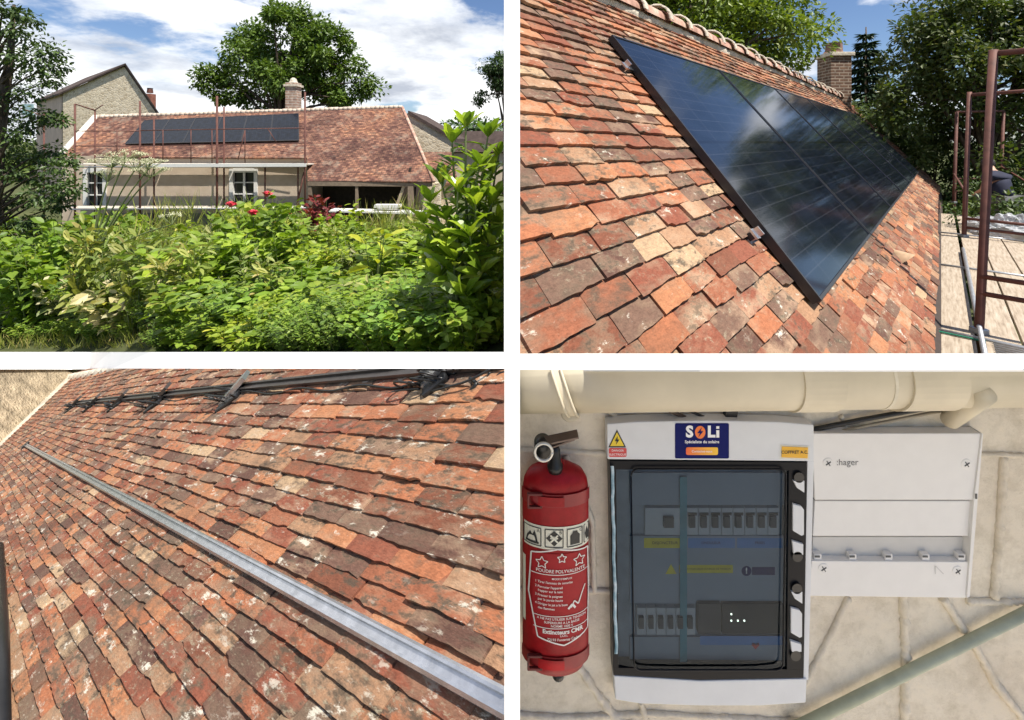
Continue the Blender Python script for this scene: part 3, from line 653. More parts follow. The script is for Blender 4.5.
q = MB(); ang = np.linspace(0, 2 * PI, 29); q.tube([cg + [math.cos(a) * .0165, 0, math.sin(a) * .0165] for a in ang], .0028, 8); part('gauge_ring', q, simple('pale_metal', (.7, .68, .62), .35, .4, .1), ex, smooth=True)
q = MB(); q.tube([cg + [0, .006, 0], cg + [0, .03, 0]], .0165, 24); part('gauge', q, M['black'], ex, smooth=True)
q = MB(); q.bar(at(545, 441, .862), at(578, 434, .862), .017, .0045, (0, -.3, 1)); q.bar(at(549, 446, .866), at(574, 437, .866), .012, .004, (0, -.3, 1)); part('lever', q, simple('dull_lever', (.16, .12, .10), .5, .5), ex, bevel=.001)
def cyl(xpx, ypx, off=.0006):                     # point of the extinguisher's surface seen near this pixel column and row
    th = (xpx - 555.5) / 33.2; th = max(-1, min(1, th)); a = math.asin(th)
    r = RX + off
    return np.array([exx + r * math.sin(a), ZX - (RX * RYs + off * 1.5) * math.cos(a), zt(ypx + (1 - math.cos(a)) * 3 - 2)])
def patch(x0, y0, x1, y1, off, nu=14, nv=3):
    m = MB(); m.grid(lambda u, v: cyl(x0 + (x1 - x0) * u, y0 + (y1 - y0) * v, off), nu, nv); m.f = [f[::-1] for f in m.f]; return m
def cline(pts, w, off):
    m = MB()
    for (xa, ya), (xb, yb) in zip(pts[:-1], pts[1:]):
        L = math.hypot(xb - xa, yb - ya); nx, ny = -(yb - ya) / L * w / 2, (xb - xa) / L * w / 2; k = max(1, int(L / 4))
        for i in range(k):
            u, v = i / k, (i + 1) / k; a = (xa + (xb - xa) * u, ya + (yb - ya) * u); b = (xa + (xb - xa) * v, ya + (yb - ya) * v)
            m.add([cyl(a[0] + nx, a[1] + ny, off), cyl(b[0] + nx, b[1] + ny, off), cyl(b[0] - nx, b[1] - ny, off), cyl(a[0] - nx, a[1] - ny, off)], [(0, 1, 2, 3)])
    return m
def ctext(s, x, y, size, off, **k): return text_mb(s, size, lambda u, v: cyl(x + u, y - v, off), **k)
def merge(*ms):
    m = MB()
    for a in ms:
        if a.n: m.add(np.vstack(a.v), a.f)
    return m
M['stickwhite'] = simple('sticker_white', (.72, .70, .58), .5, 0, .08, 60, 0)
M['ink'] = simple('ink_black', (.02, .02, .02), .6, 0, 0, 5, 0)
M['stickred'] = simple('sticker_red', (.36, .015, .02), .5, 0, .12, 80, 0, .2)
M['printwhite'] = simple('print_white', (.80, .76, .72), .5, 0, .1, 90, 0)
sb = part('pictogram_band', patch(522, 514, 587.5, 536, .0007, 24), M['stickwhite'], ex)
ik = MB()
for x0, x1 in ((524, 540), (544, 561), (565, 580), (582, 587.5)):
    ik = merge(ik, cline([(x0, 516.5), (x1, 516.5), (x1, 533.5), (x0, 533.5), (x0, 516.5)], .9, .0012))
def cpoly(pts, off): m = MB(); m.add([cyl(x, y, off) for x, y in pts], [tuple(range(len(pts)))[::-1]]); return m
ik = merge(ik, cpoly([(552.5, 517.5), (560.5, 525), (552.5, 532.5), (544.8, 525)], .0012))
ik = merge(ik, cpoly([(526, 532), (527, 526), (530, 521), (532, 524), (534, 519.5), (536, 525), (537.5, 532)], .0012), cline([(526, 531), (538, 531)], 2, .0013))
ik = merge(ik, cpoly([(568, 532), (568, 523), (570, 521), (570.5, 519), (575, 519), (575.5, 521), (577.5, 523), (577.5, 532)], .0012), cpoly([(584, 531), (583, 525), (585, 519), (587, 525), (587, 531)], .0012))
for x, y in ((536, 519), (557, 519), (577, 519)): ik = merge(ik, ctext('ABC'[(536, 557, 577).index(x)], x + 1.6, y + .3, 4.4, .0013))
sub('pictogram', ik, M['ink'], sb)
sub('cross', merge(cline([(549, 521.5), (556, 528.5)], 1.6, .0017), cline([(556, 521.5), (549, 528.5)], 1.6, .0017)), M['stickwhite'], sb)
lb = part('label_panel', cpoly([(531.5, 541), (555, 535.5), (584, 540), (584.5, 585), (584, 619), (560, 627.5), (536, 621), (532.5, 600)], .0006) if False else patch(532, 540, 585, 621, .0006, 20, 6), M['stickred'], ex)
wh = cline([(531, 541), (556, 535), (586, 539.5)], 1.3, .0014)
wh = merge(wh, cline([(531, 541), (528.5, 580), (537, 621), (562, 627.5), (586, 619), (587, 580), (586, 539.5)], 1.3, .0014))
for y in (560, 600, 611.5): wh = merge(wh, cline([(531 if y < 570 else 533, y), (586, y - .5)], .7, .0014))
wh = merge(wh, cline([(531, 598.5), (586.5, 597.5)], .01, .0014))
def star(cx_, cy_, r):
    return [(cx_ + r * (1 if k % 2 == 0 else .5) * math.sin(k * PI / 5), cy_ - r * (1 if k % 2 == 0 else .5) * math.cos(k * PI / 5)) for k in range(11)]
for cx_, cy_ in ((541, 549), (560, 544), (577, 548)): wh = merge(wh, cline(star(cx_, cy_, 6 if cx_ != 560 else 4.6), .8, .0014))
for s, x, y, z, al in (('POUDRE POLYVALENTE', 559, 556.6, 4.4, 'CENTER'), ('MODE D\'EMPLOI', 560, 563.6, 2.6, 'CENTER'), ('1 Tirer l\'anneau de securite', 534.5, 567.6, 3.2, 'LEFT'), ('2 Percuter l\'appareil', 534.5, 572.2, 3.2, 'LEFT'), ('   frapper sur la tete', 534.5, 576, 3.2, 'LEFT'),
                       ('3 Presser la poignee', 534.5, 580.4, 3.2, 'LEFT'), ('   par la partie haute', 534.5, 584.2, 3.2, 'LEFT'), ('4 Diriger le jet a la base', 534.5, 588.6, 3.2, 'LEFT'), ('   des flammes', 534.5, 592.6, 3.2, 'LEFT'),
                       ('A NE PAS UTILISER SUR TENSION', 560, 602.4, 3.2, 'CENTER'), ('SUPERIEURE A LA BASSE', 560, 605.8, 3.2, 'CENTER'), ('NORME 1000 V', 560, 609, 3.2, 'CENTER'), ('S.A.R.L.', 562, 618.3, 2.6, 'CENTER'), ('72193 Fontenay Cedex', 562, 622, 3.4, 'CENTER')):
    wh = merge(wh, ctext(s, x, y, z, .0014, align=al, bold=.01))
wh = merge(wh, ctext('Extincteurs CMR', 561, 614.8, 5.6, .0014, bold=.035))
wh = merge(wh, cline([(569, 592), (572, 586), (576, 590), (580, 580), (583, 574)], 1.1, .0014), cline([(566, 593), (570, 589), (573, 593)], 2, .0014))
sub('print', wh, M['printwhite'], lb)
part('side_sticker', patch(523, 548, 525.5, 612, .0007, 3), M['stickwhite'], ex)
for y in (489, 645):
    bd = MB(); bd.grid(lambda u, v: cyl(522.4 + 66 * u, y - 6 + 12 * v, .0016), 24, 2); bd.f = [f[::-1] for f in bd.f]
    bo = part('strap', bd, simple('red_strap', (.27, .008, .013), .4), ex, smooth=True)
    bu = MB(); c = cyl(535, y, .004)
    for dx, dz, sx, sz in ((-.0125, 0, .004, .027), (.0125, 0, .004, .027), (0, .0125, .028, .004), (0, -.0125, .028, .004)): bu.box(c + [dx, 0, dz], (sx, .006, sz))
    sub('buckle', bu, simple('dark_buckle', (.10, .012, .012), .4, .3), bo, bevel=.001)
    tg = MB(); tg.grid(lambda u, v: cyl(538 + 24 * u, y - 4.5 + 9 * v, .0034), 10, 2); tg.f = [f[::-1] for f in tg.f]; sub('tongue', tg, M['red'], bo, smooth=True)
q = MB(); q.lathe([(.012, 0), (.013, .008), (.01, .014)], (exx + .004, ZX - .012, zt(668)), 16); part('foot', q, M['black'], ex)

# ---- grey cabinet
def rect(x0, y0, x1, y1, Z): return [at(x0, y1, Z), at(x1, y1, Z), at(x1, y0, Z), at(x0, y0, Z)]
def slab(x0, y0, x1, y1, Zf, Zb): m = MB(); m.prism(rect(x0, y0, x1, y1, Zf), (0, Zb - Zf, 0)); return m
def poly(pts, Zf, th): m = MB(); m.prism([at(x, y, Zf) for x, y in pts], (0, th, 0)); return m
ZC = .921
M['cab'] = simple('light_grey_plastic', (.66, .675, .69), .45, 0, .04, 30, .04)
M['cabblack'] = simple('gloss_black', (.008, .009, .012), .28, 0, 0, 10, 0, .14)
cb = thing('electrical_cabinet', 'tall grey electrical cabinet with a smoked glass door and stickers on its header', 'cabinet', at(710, 560, ZW))
part('header', poly([(607, 424), (640, 421.6), (712, 420.6), (780, 422), (814, 425), (814, 461.5), (607.5, 459.5)], ZC, .026), M['cab'], cb, bevel=.0025)
part('bottom_panel', poly([(614, 676), (700, 681), (807, 679), (806, 703), (760, 706), (700, 706), (640, 704), (615.5, 700)], ZC + .001, .024), M['cab'], cb, bevel=.0025)
part('side_panel', poly([(807.5, 461), (814, 461), (808.5, 680), (803.5, 680)], ZC + .004, .022), M['cab'], cb, bevel=.001)
part('back_box', slab(613, 461, 803, 678, .943, .9495), simple('inner_grey', (.30, .35, .40), .6), cb)
dr_ = part('door', MB().add(np.vstack([rect(609, 462, 806, 677, ZC + .002)] * 1), [(0, 1, 2, 3)]), M['cabblack'], cb) if False else None
# door frame (black) as four bars round the window
fr = MB()
OUT = [(609, 461), (806, 462.5), (803.5, 677), (700, 680.5), (613.5, 675)]
def fbar(pts): fr.prism([at(x, y, ZC + .001) for x, y in pts], (0, .022, 0))
fbar([(609.5, 461), (807, 462.5), (806.8, 470.5), (609.6, 469.5)])
fbar([(789, 470.6), (806.8, 470.6), (803.7, 669.4), (787, 669.4)])
fbar([(613, 668), (787, 669.5), (803.7, 669.5), (803.4, 678), (700, 680), (613.4, 675)])
fbar([(609.6, 469.6), (616, 469.6), (618.5, 667.9), (613, 667.9)])
door = part('door', fr, M['cabblack'], cb)
t = NT('smoked_glass'); tr = t.n('ShaderNodeBsdfTransparent'); tr.inputs[0].default_value = (.54, .61, .66, 1); g = t.n('ShaderNodeBsdfGlossy'); g.inputs['Roughness'].default_value = .03
bz = t.noise(t.pos(), 6, 2); g.inputs['Color'].default_value = (.45, .5, .56, 1); t.l(t.bump(bz, .06, .02), g.inputs['Normal'])
fz = t.n('ShaderNodeFresnel'); fz.inputs[0].default_value = 1.5; mx = t.n('ShaderNodeMixShader'); t.l(fz.outputs[0], mx.inputs[0]); t.l(tr.outputs[0], mx.inputs[1]); t.l(g.outputs[0], mx.inputs[2]); M['smoke'] = t.done(mx.outputs[0])
gl = MB()
def gsurf(u, v):
    x0 = 616 + 2.5 * v; x1 = 789 - 2 * v; p = at(x0 + (x1 - x0) * u, 470 + 198.5 * v, ZC + .004); p[1] -= .004 * (1 - (2 * u - 1) ** 4); return p
gl.grid(gsurf, 24, 6); gl.f = [f[::-1] for f in gl.f]
sub('door_glass', gl, M['smoke'], door, smooth=True)
# rounded inner rim line of the window and rippled left band
rim = MB(); rp = []
for cx_, cy_, a0 in ((638, 476, 180), (779, 476, 270), (776, 663, 0), (641, 663, 90)):
    for k in range(6): a = math.radians(a0 + k * 18); rp.append(at(cx_ + 7 * math.cos(a), cy_ + 7 * math.sin(a), ZC - .004))
rp.append(rp[0]); rim.tube(rp, .0016, 6); sub('window_rim', rim, M['cabblack'], door, smooth=True)
t = NT('painted_edge_reflection'); M['edge_sheen'] = t.done(t.bsdf(t.ramp(t.noise(t.pos(), 45, 3), [(.35, (.16, .30, .38)), (.55, (.30, .46, .55)), (.7, (.55, .66, .72))]), .18, 0))
fl = MB()
def fsurf(u, v): return at(610.5 + 3.2 * u + 4.2 * v + .35 * math.sin(v * 22) + .2 * math.sin(v * 61), 466 + 188 * v, ZC - .0025 - .002 * math.sin(u * PI))
fl.grid(fsurf, 5, 60); fl.f = [f[::-1] for f in fl.f]; sub('edge_reflection', fl, M['edge_sheen'], door, smooth=True)  # pale blue strip paints the reflection along the clear door edge
# handle column
for y0, y1, kind in ((480, 493, 'u'), (504, 536, 'm'), (541, 555, 'd'), (591, 604, 'u'), (608, 638, 'm'), (641, 652, 'd')):
    sh = -(y0 - 480) * .018
    if kind == 'm': P_ = [(793.5 + sh, y0), (802 + sh, y0 + 2.5), (804.5 + sh, y0 + 6), (804.5 + sh, y1 - 1), (802 + sh, y1), (793.5 + sh, y1 - 5)]
    elif kind == 'u': P_ = [(794 + sh, y0 + 11), (794 + sh, y0 + 12), (804.5 + sh, y1), (804.5 + sh, y0 + 1), (803 + sh, y0 + 1), ]; P_ = [(793.5 + sh, y0 + 1), (804.5 + sh, y0 + 1), (804.5 + sh, y1), (797 + sh, y1 - 5)]
    else: P_ = [(793.5 + sh, y0), (804.5 + sh, y0 + 3.5), (804.5 + sh, y1), (795 + sh, y1)]
    sub('latch', poly(P_, ZC - .003, .005), M['cab'], door, bevel=.0008)
for y in (477, 556, 588, 655):
    k = MB(); c = at(798.5 - (y - 480) * .018, y, ZC - .001); k.tube([c + [0, .004, 0], c + [0, -.002, 0]], .0105, 20); sub('hinge_knob', k, M['black'], door)
# stickers
ZS = ZC - .0006
M['navy'] = simple('sticker_navy', (.004, .009, .11), .6, 0, .05, 60, 0, .12); M['yellow'] = simple('sticker_yellow', (.80, .58, .02), .45, 0, .05, 60, 0); M['amber'] = simple('sticker_amber', (.78, .42, .02), .45, 0, .04, 60, 0)
M['sred'] = simple('sticker_bright_red', (.62, .05, .05), .45, 0, .05, 60, 0); M['orange'] = simple('sticker_orange', (.85, .18, .02), .4, 0, 0, 60, 0); M['pwhite'] = simple('print_bright', (.85, .85, .85), .5, 0, 0, 60, 0)
def flat(pts, Z, off=0): m = MB(); m.add([at(x, y, Z) for x, y in pts], [tuple(range(len(pts)))[::-1]] if sum((pts[i][0] * pts[(i + 1) % len(pts)][1] - pts[(i + 1) % len(pts)][0] * pts[i][1]) for i in range(len(pts))) > 0 else [tuple(range(len(pts)))]); return m
def ftext(s, x, y, size, Z, **k): return text_mb(s, size, lambda u, v: at(x + u, y - v, Z), **k)
def rr_(x0, y0, x1, y1, r=1.5):
    o = []
    for cx_, cy_, a0 in ((x1 - r, y0 + r, 270), (x1 - r, y1 - r, 0), (x0 + r, y1 - r, 90), (x0 + r, y0 + r, 180)):
        for k in range(4): a = math.radians(a0 + k * 30); o.append((cx_ + r * math.cos(a), cy_ + r * math.sin(a)))
    return o
hd = [o for o in cb.children if o.name.startswith('header')][0]
lg = sub('logo_sticker', flat(rr_(675, 423.2, 729, 458.5), ZS), M['navy'], hd)
def deep(name, mb, mat, par): o = part(name, mb, mat, hd); return o
deep('logo_lettering', merge(ftext('S', 689.5, 432.2, 15.5, ZS - .0008, bold=.045), ftext('L', 711.2, 432.2, 15.5, ZS - .0008, bold=.045), flat([(716.3, 430.2), (719.3, 430.2), (719.3, 437.6), (716.3, 437.6)], ZS - .0008), flat([(716.3, 426.2), (719.3, 426.2), (719.3, 428.8), (716.3, 428.8)], ZS - .0008), ftext('Spécialiste du solaire', 702, 441.9, 4.1, ZS - .0008, bold=.02)), M['pwhite'], lg)
deep('logo_disc', flat([(700.2 + 5.2 * math.cos(a), 432.3 + 6.4 * math.sin(a)) for a in np.linspace(0, 2 * PI, 24, endpoint=False)], ZS - .0008), M['orange'], lg)
deep('logo_bolt', flat([(702.2, 427), (697.2, 433.2), (700, 433.2), (698.2, 437.6), (703.4, 431.2), (700.6, 431.2)], ZS - .0014), M['navy'], lg)
t = NT('orange_button'); s_x = t.n('ShaderNodeSeparateXYZ'); t.l(t.pos(), s_x.inputs[0]); xa, xb = at(686, 0, ZS)[0], at(718, 0, ZS)[0]
M['button'] = t.done(t.bsdf(t.ramp(t.math('MULTIPLY', t.math('SUBTRACT', s_x.outputs[0], float(xa)), float(1 / (xb - xa))), [(0, (.85, .12, .02)), (1, (.9, .55, .03))]), .4))
deep('logo_button', flat(rr_(686, 447.3, 718, 455, 1.6), ZS - .0008), M['button'], lg); deep('button_lettering', merge(ftext('www.contact-solaire.fr'[4:15], 702, 449.9, 2.6, ZS - .0014), ftext('Énergie', 702, 452.8, 2.4, ZS - .0014)) if False else ftext('Contactez-nous', 702, 451.4, 3.2, ZS - .0014, bold=.01), M['pwhite'], lg)
sub('warning_sticker', flat(rr_(608.8, 448, 626.6, 457), ZS), M['sred'], hd); part('warning_lettering', merge(ftext('DANGER', 617.7, 450.6, 3, ZS - .0008), ftext('ELECTRIQUE', 617.7, 454.6, 3, ZS - .0008)), M['pwhite'], hd)
tri = lambda x, y, w, h, k: [(x, y - h * k), (x + w * k, y + h * .55 * k + h * .1), (x - w * k, y + h * .55 * k + h * .1)]
sub('warning_triangle', flat([(617, 429.5), (626, 447.3), (608.4, 447.3)], ZS), M['ink'], hd); part('triangle_fill', flat([(617, 432.2), (624.2, 446), (610.2, 446)], ZS - .0008), M['yellow'], hd)
part('triangle_mark', flat([(617.8, 436), (614.8, 441.2), (616.8, 441.2), (615.8, 445), (619.4, 439.6), (617.4, 439.6)], ZS - .0016), M['ink'], hd)
sub('type_sticker', flat([(780.3, 444.8), (809.3, 446), (809, 459.8), (780, 458.8)], ZS), M['stickwhite'], hd); part('type_panel', flat([(781.8, 446.4), (808, 447.5), (807.7, 458.4), (781.5, 457.4)], ZS - .0008), M['amber'], hd); part('type_lettering', ftext('COFFRET A.C.', 794.8, 452.4, 4.3, ZS - .0015, bold=.015), M['ink'], hd)
# inside: modular rows, labels
bb = [o for o in cb.children if o.name.startswith('back_box')][0]
ZI = .935
M['mod'] = simple('module_grey', (.50, .52, .54), .5, 0, .05, 60, 0); M['dk'] = simple('module_dark', (.05, .055, .06), .4, 0, 0, 60, 0); M['bluelab'] = simple('blue_label', (.10, .25, .55), .5, 0, .05, 60, 0); M['ylab'] = simple('yellow_label', (.75, .62, .03), .5, 0, .1, 60, 0)
part('front_plate', merge(slab(630, 473, 790, 505, .938, .9428), slab(630, 536, 790, 603, .938, .9428), slab(630, 637, 790, 668, .938, .9428)), simple('cover_plate', (.29, .34, .40), .55, 0, .05, 20, 0), cb)
for i in range(8):
    x = 687 + i * 11.6
    bkr = part('breaker', slab(x, 508, x + 11, 535, ZI, .9428), M['mod'], cb, bevel=.0006); sub('toggle', slab(x + 2.4, 517, x + 8.4, 528, ZI - .006, ZI - .0003), M['dk'], bkr); sub('slot', slab(x + 1, 513, x + 10, 515.5, ZI - .0015, ZI - .0003), M['ink'], bkr)
bkr = part('main_breaker', slab(645, 508, 685, 535, ZI, .9428), M['mod'], cb, bevel=.0006); sub('toggle', slab(664, 518, 674, 528, ZI - .006, ZI - .0003), M['dk'], bkr)
for i in range(6):
    x = 637 + i * 9.8; bkr = part('breaker', slab(x, 608, x + 9.2, 635, ZI, .9428), M['mod'], cb, bevel=.0006); sub('toggle', slab(x + 2, 618, x + 7, 629, ZI - .006, ZI - .0003), M['dk'], bkr)
part('relay', slab(698, 604, 721, 634, ZI - .004, .9428), simple('relay_grey', (.07, .065, .065), .5), cb, bevel=.001)
mo_ = part('metering_module', slab(722, 604, 783, 634, ZI - .003, .9428), M['ink'], cb, bevel=.001)
led = simple('led_white', (.8, .85, .75), .4, 0, 0, 5, 0)
lt = led.node_tree; b_ = [n for n in lt.nodes if n.type == 'BSDF_PRINCIPLED'][0]; b_.inputs['Emission Color'].default_value = (.9, 1, .8, 1); b_.inputs['Emission Strength'].default_value = 2.5
for x, y in ((731.5, 614.5), (731.5, 621), (738, 621), (744.5, 621)): sub('led', slab(x - .6, y - .6, x + .6, y + .6, ZI - .0045, ZI - .0033), led, mo_)
ZL = .9374
for nm, x0, y0, x1, y1, m in (('yellow_label', 644, 538, 686, 548, 'ylab'), ('blue_label', 688, 538, 735, 548, 'bluelab'), ('blue_label', 737, 538, 783, 548, 'bluelab'), ('yellow_label', 679, 565, 733, 573, 'ylab'), ('navy_label', 752, 567, 775, 575, 'navy'), ('blue_label', 700, 636, 783, 645, 'bluelab')):
    part(nm, flat(rr_(x0, y0, x1, y1, .8), ZL), M[m], cb)
part('label_print', merge(ftext('DISJONCTEUR', 665, 543, 4, ZL - .0008), ftext('ONDULEUR', 711, 543, 3.6, ZL - .0008), ftext('PRISES', 760, 543, 3.6, ZL - .0008), ftext('ATTENTION DEUX SOURCES DE TENSION', 706, 569, 2.6, ZL - .0008)), M['ink'], cb)
part('warning_triangle', flat([(671, 564), (676.5, 574), (665.5, 574)], ZL), M['ylab'], cb)
part('mandatory_disc', flat([(746.5 + 5 * math.cos(a), 571 + 5 * math.sin(a)) for a in np.linspace(0, 2 * PI, 20, endpoint=False)], ZL), M['navy'], cb); part('disc_mark', ftext('!', 746.5, 571, 8, ZL - .0008, bold=.03), M['pwhite'], cb)
part('red_heart', flat([(755.5, 649.5), (751.5, 645), (752.5, 642.5), (755.5, 643.8), (758.5, 642.5), (759.5, 645)], ZL), M['sred'], cb)
part('teal_reflection', slab(680, 477, 687, 666, .9335, .9345), simple('painted_teal_reflection', (.08, .30, .36), .3), cb)  # teal strip paints a vertical reflection of the door glass

# ---- white distribution box
M['whitebox'] = simple('white_plastic', (.74, .725, .70), .42, 0, .03, 30, .02)
M['recess_shade'] = simple('shade_painted_plastic', (.54, .53, .505), .5, 0, .05, 30, .02)  # recess shade put into a greyer copy of the white plastic
wbx = thing('distribution_box', 'low white plastic distribution box with cross head screws right of the cabinet', 'fuse box', at(895, 520, ZW))
ZB = .926
def wb_part(name, pts, Zf, th, bev=.0015, m='whitebox', par=None): return part(name, poly(pts, Zf, th), M[m], par or wbx, bevel=bev)
lip = lambda y: 983 - (y - 433) * .079
wb_part('upper_cover', [(812, 433.5), (lip(433) - 1, 433.5), (lip(500) - 4, 500), (815, 500)], ZB, .022)
wb_part('rim', [(lip(433) - .8, 433.2), (lip(433) + .4, 434), (lip(598), 597), (lip(598) - 3, 598), (lip(500) - 3.6, 500)], ZB - .003, .026, .001)
wb_part('window_flap', [(815, 501), (lip(501) - 4.6, 501), (lip(536) - 5, 536), (813, 536)], ZB + .004, .018, .001)
wb_part('sloped_recess', [(813, 537), (lip(537) - 5, 537), (lip(560) - 5, 560), (812, 560)], ZB + .013, .009, .001, 'recess_shade')
wb_part('lower_cover', [(812, 561), (lip(561) - 3.5, 562), (lip(598) - 3.5, 598), (808, 596)], ZB, .022)
for x in (818, 853, 889, 926, 962): 
    c = MB(); c.prism(rect(x - 3.6, 554.5, x + 3.6, 560.5, ZB + .003), (0, .010, 0)); cl = part('clip', c, M['whitebox'], wbx, bevel=.0006); s = MB(); s.prism(rect(x - 3, 556, x + 2, 557.6, ZB + .0018), (0, .001, 0)); sub('slot', s, M['dk'], cl)
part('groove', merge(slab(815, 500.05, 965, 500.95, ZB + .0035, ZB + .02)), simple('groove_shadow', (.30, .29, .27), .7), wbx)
for x, y in ((828, 463), (966.5, 464), (823.5, 568.5), (957.5, 571)):
    c = at(x, y, ZB); m = MB(); m.tube([c + [0, .002, 0], c + [0, -.0004, 0], c + [0, -.001, 0]], [.0108, .0108, .0095], 24); so = part('screw', m, M['whitebox'], wbx); m = MB()
    for a in (.6, .6 + PI / 2): d_ = np.array([math.cos(a), 0, math.sin(a)]) * .006; m.bar(c - d_ + [0, -.0012, 0], c + d_ + [0, -.0012, 0], .0018, .0014, (0, 1, 0))
    sub('cross_slot', m, M['dk'], so)
part('maker_mark', ftext(':hager', 847.5, 462.5, 9, ZB - .0006, bold=.0), simple('grey_print', (.16, .16, .16), .6), wbx)
part('embossed_mark', merge(flat([(935, 566), (935.8, 566), (935.8, 574), (935, 574)], ZB - .0006), flat([(935, 566), (936, 566), (944, 574), (943, 574)], ZB - .0006)), simple('emboss_grey', (.6, .59, .57), .5), wbx)
q = MB(); q.prism(rect(lip(495) - 2.6, 494, lip(495) - .8, 499, ZB - .004), (0, .002, 0)); part('catch', q, M['dk'], wbx)
# pale floor out of view, added to bounce sunlight onto the wall
q = MB(); q.prism([(-3, -6, 3.45), (4.5, -6, 3.45), (4.5, .93, 3.45), (.03, .93, 3.45), (.03, .1, 3.45), (-3, .1, 3.45)], (0, 0, -.1)); top('bounce_floor', q, simple('pale_bounce_surface', (.60, .54, .46), .9, 0, .15, 5, .2), None, None, (0, 0, 0), kind='structure')

# ================================================================== white partition strips between the four views
dv = thing('white_partition', 'plain white painted cross of boards separating the four scenes', 'partition', (0, .78, 3.5))
zpost = .775
q = MB(); q.prism([at(504, 745, zpost), at(520, 745, zpost), at(520, -25, zpost), at(504, -25, zpost)], (0, .02, 0)); part('post', q, M['white'], dv)
# sloping white dividing board, shaped as an added canopy to shade the wall (its sunlit top seen from above)
q = MB(); tp = []; nr = []
for x in (519.5, 560, 620, 700, 780, 860, 940, 1034):
    fx = x; far = at(fx, 353.6, .945)
    yn = max(.945 - (fx - 519.5) * .0020, .655)
    tp.append(far); nr.append(at(fx, 369.6, yn - .002))
k = len(tp); q.add(tp + nr + [p - [0, 0, .004] for p in tp] + [p - [0, -.001, .0035] for p in nr], [(i, k + i, k + i + 1, i + 1) for i in range(k - 1)] + [(2 * k + i, 2 * k + i + 1, 3 * k + i + 1, 3 * k + i) for i in range(k - 1)] + [(k + i, 3 * k + i, 3 * k + i + 1, k + i + 1) for i in range(k - 1)] + [(0, 2 * k, 3 * k, k), (k - 1, 2 * k - 1, 4 * k - 1, 3 * k - 1)])
part('shade_board', q, M['white'], dv)
# added wing beyond the frame, unseen: keeps the block wall in shade
q = MB(); A1 = at(1030, 361, .95); A2 = A1 + [.9, 0, .0]; B1 = at(1030, 361, .5); B2 = B1 + [1.1, 0, 0]
q.prism([A1, A2, B2, B1], (0, 0, -.008)); part('shade_wing', q, M['white'], dv)
# white board capping the top edge of the lichened roof and its gable
q = MB(); lo_ = []; hi_ = []
for x in (504.4, 470, 430, 390, 350, 310, 270, 230, 190, 150, 110, 90):
    p = R3.on(x, 369.4, .0); Z = (p - EYE)[1]; lo_.append(at(x, 369.4, Z - .004)); hi_.append(at(x, 352, Z * (1.09 if x > 100 else 1.07)))
for x in (72, 20, -30):
    p = onw(x, 369.4); Z = (p - EYE)[1]; lo_.append(at(x, 369.4, Z * .99)); hi_.append(at(x, 352, Z * 1.06))
k = len(lo_); q.add(lo_ + hi_ + [EYE + (p - EYE) * 1.02 for p in lo_] + [EYE + (p - EYE) * 1.02 - [0, 0, .002] for p in hi_], [(i, i + 1, k + i + 1, k + i) for i in range(k - 1)] + [(2 * k + i, 3 * k + i, 3 * k + i + 1, 2 * k + i + 1) for i in range(k - 1)] + [(k + i, k + i + 1, 3 * k + i + 1, 3 * k + i) for i in range(k - 1)] + [(i, 2 * k + i, 2 * k + i + 1, i + 1) for i in range(k - 1)])
q.f = [f[::-1] for f in q.f]; part('capping_board', q, M['white'], dv)
# ground
g = MB(); g.add([(-1500, -1500, 0), (1500, -1500, 0), (1500, 1500, 0), (-1500, 1500, 0)], [(0, 1, 2, 3)])
t = NT('ground_soil'); nz = t.noise(t.pos(), .6, 8, .65)
M['ground'] = t.done(t.bsdf(t.ramp(nz, [(.35, (.05, .06, .025)), (.6, (.09, .10, .04)), (.75, (.14, .11, .07))]), .95, 0, None, .1))
o = top('ground', g, M['ground'], None, None, (0, 0, 0), kind='structure')
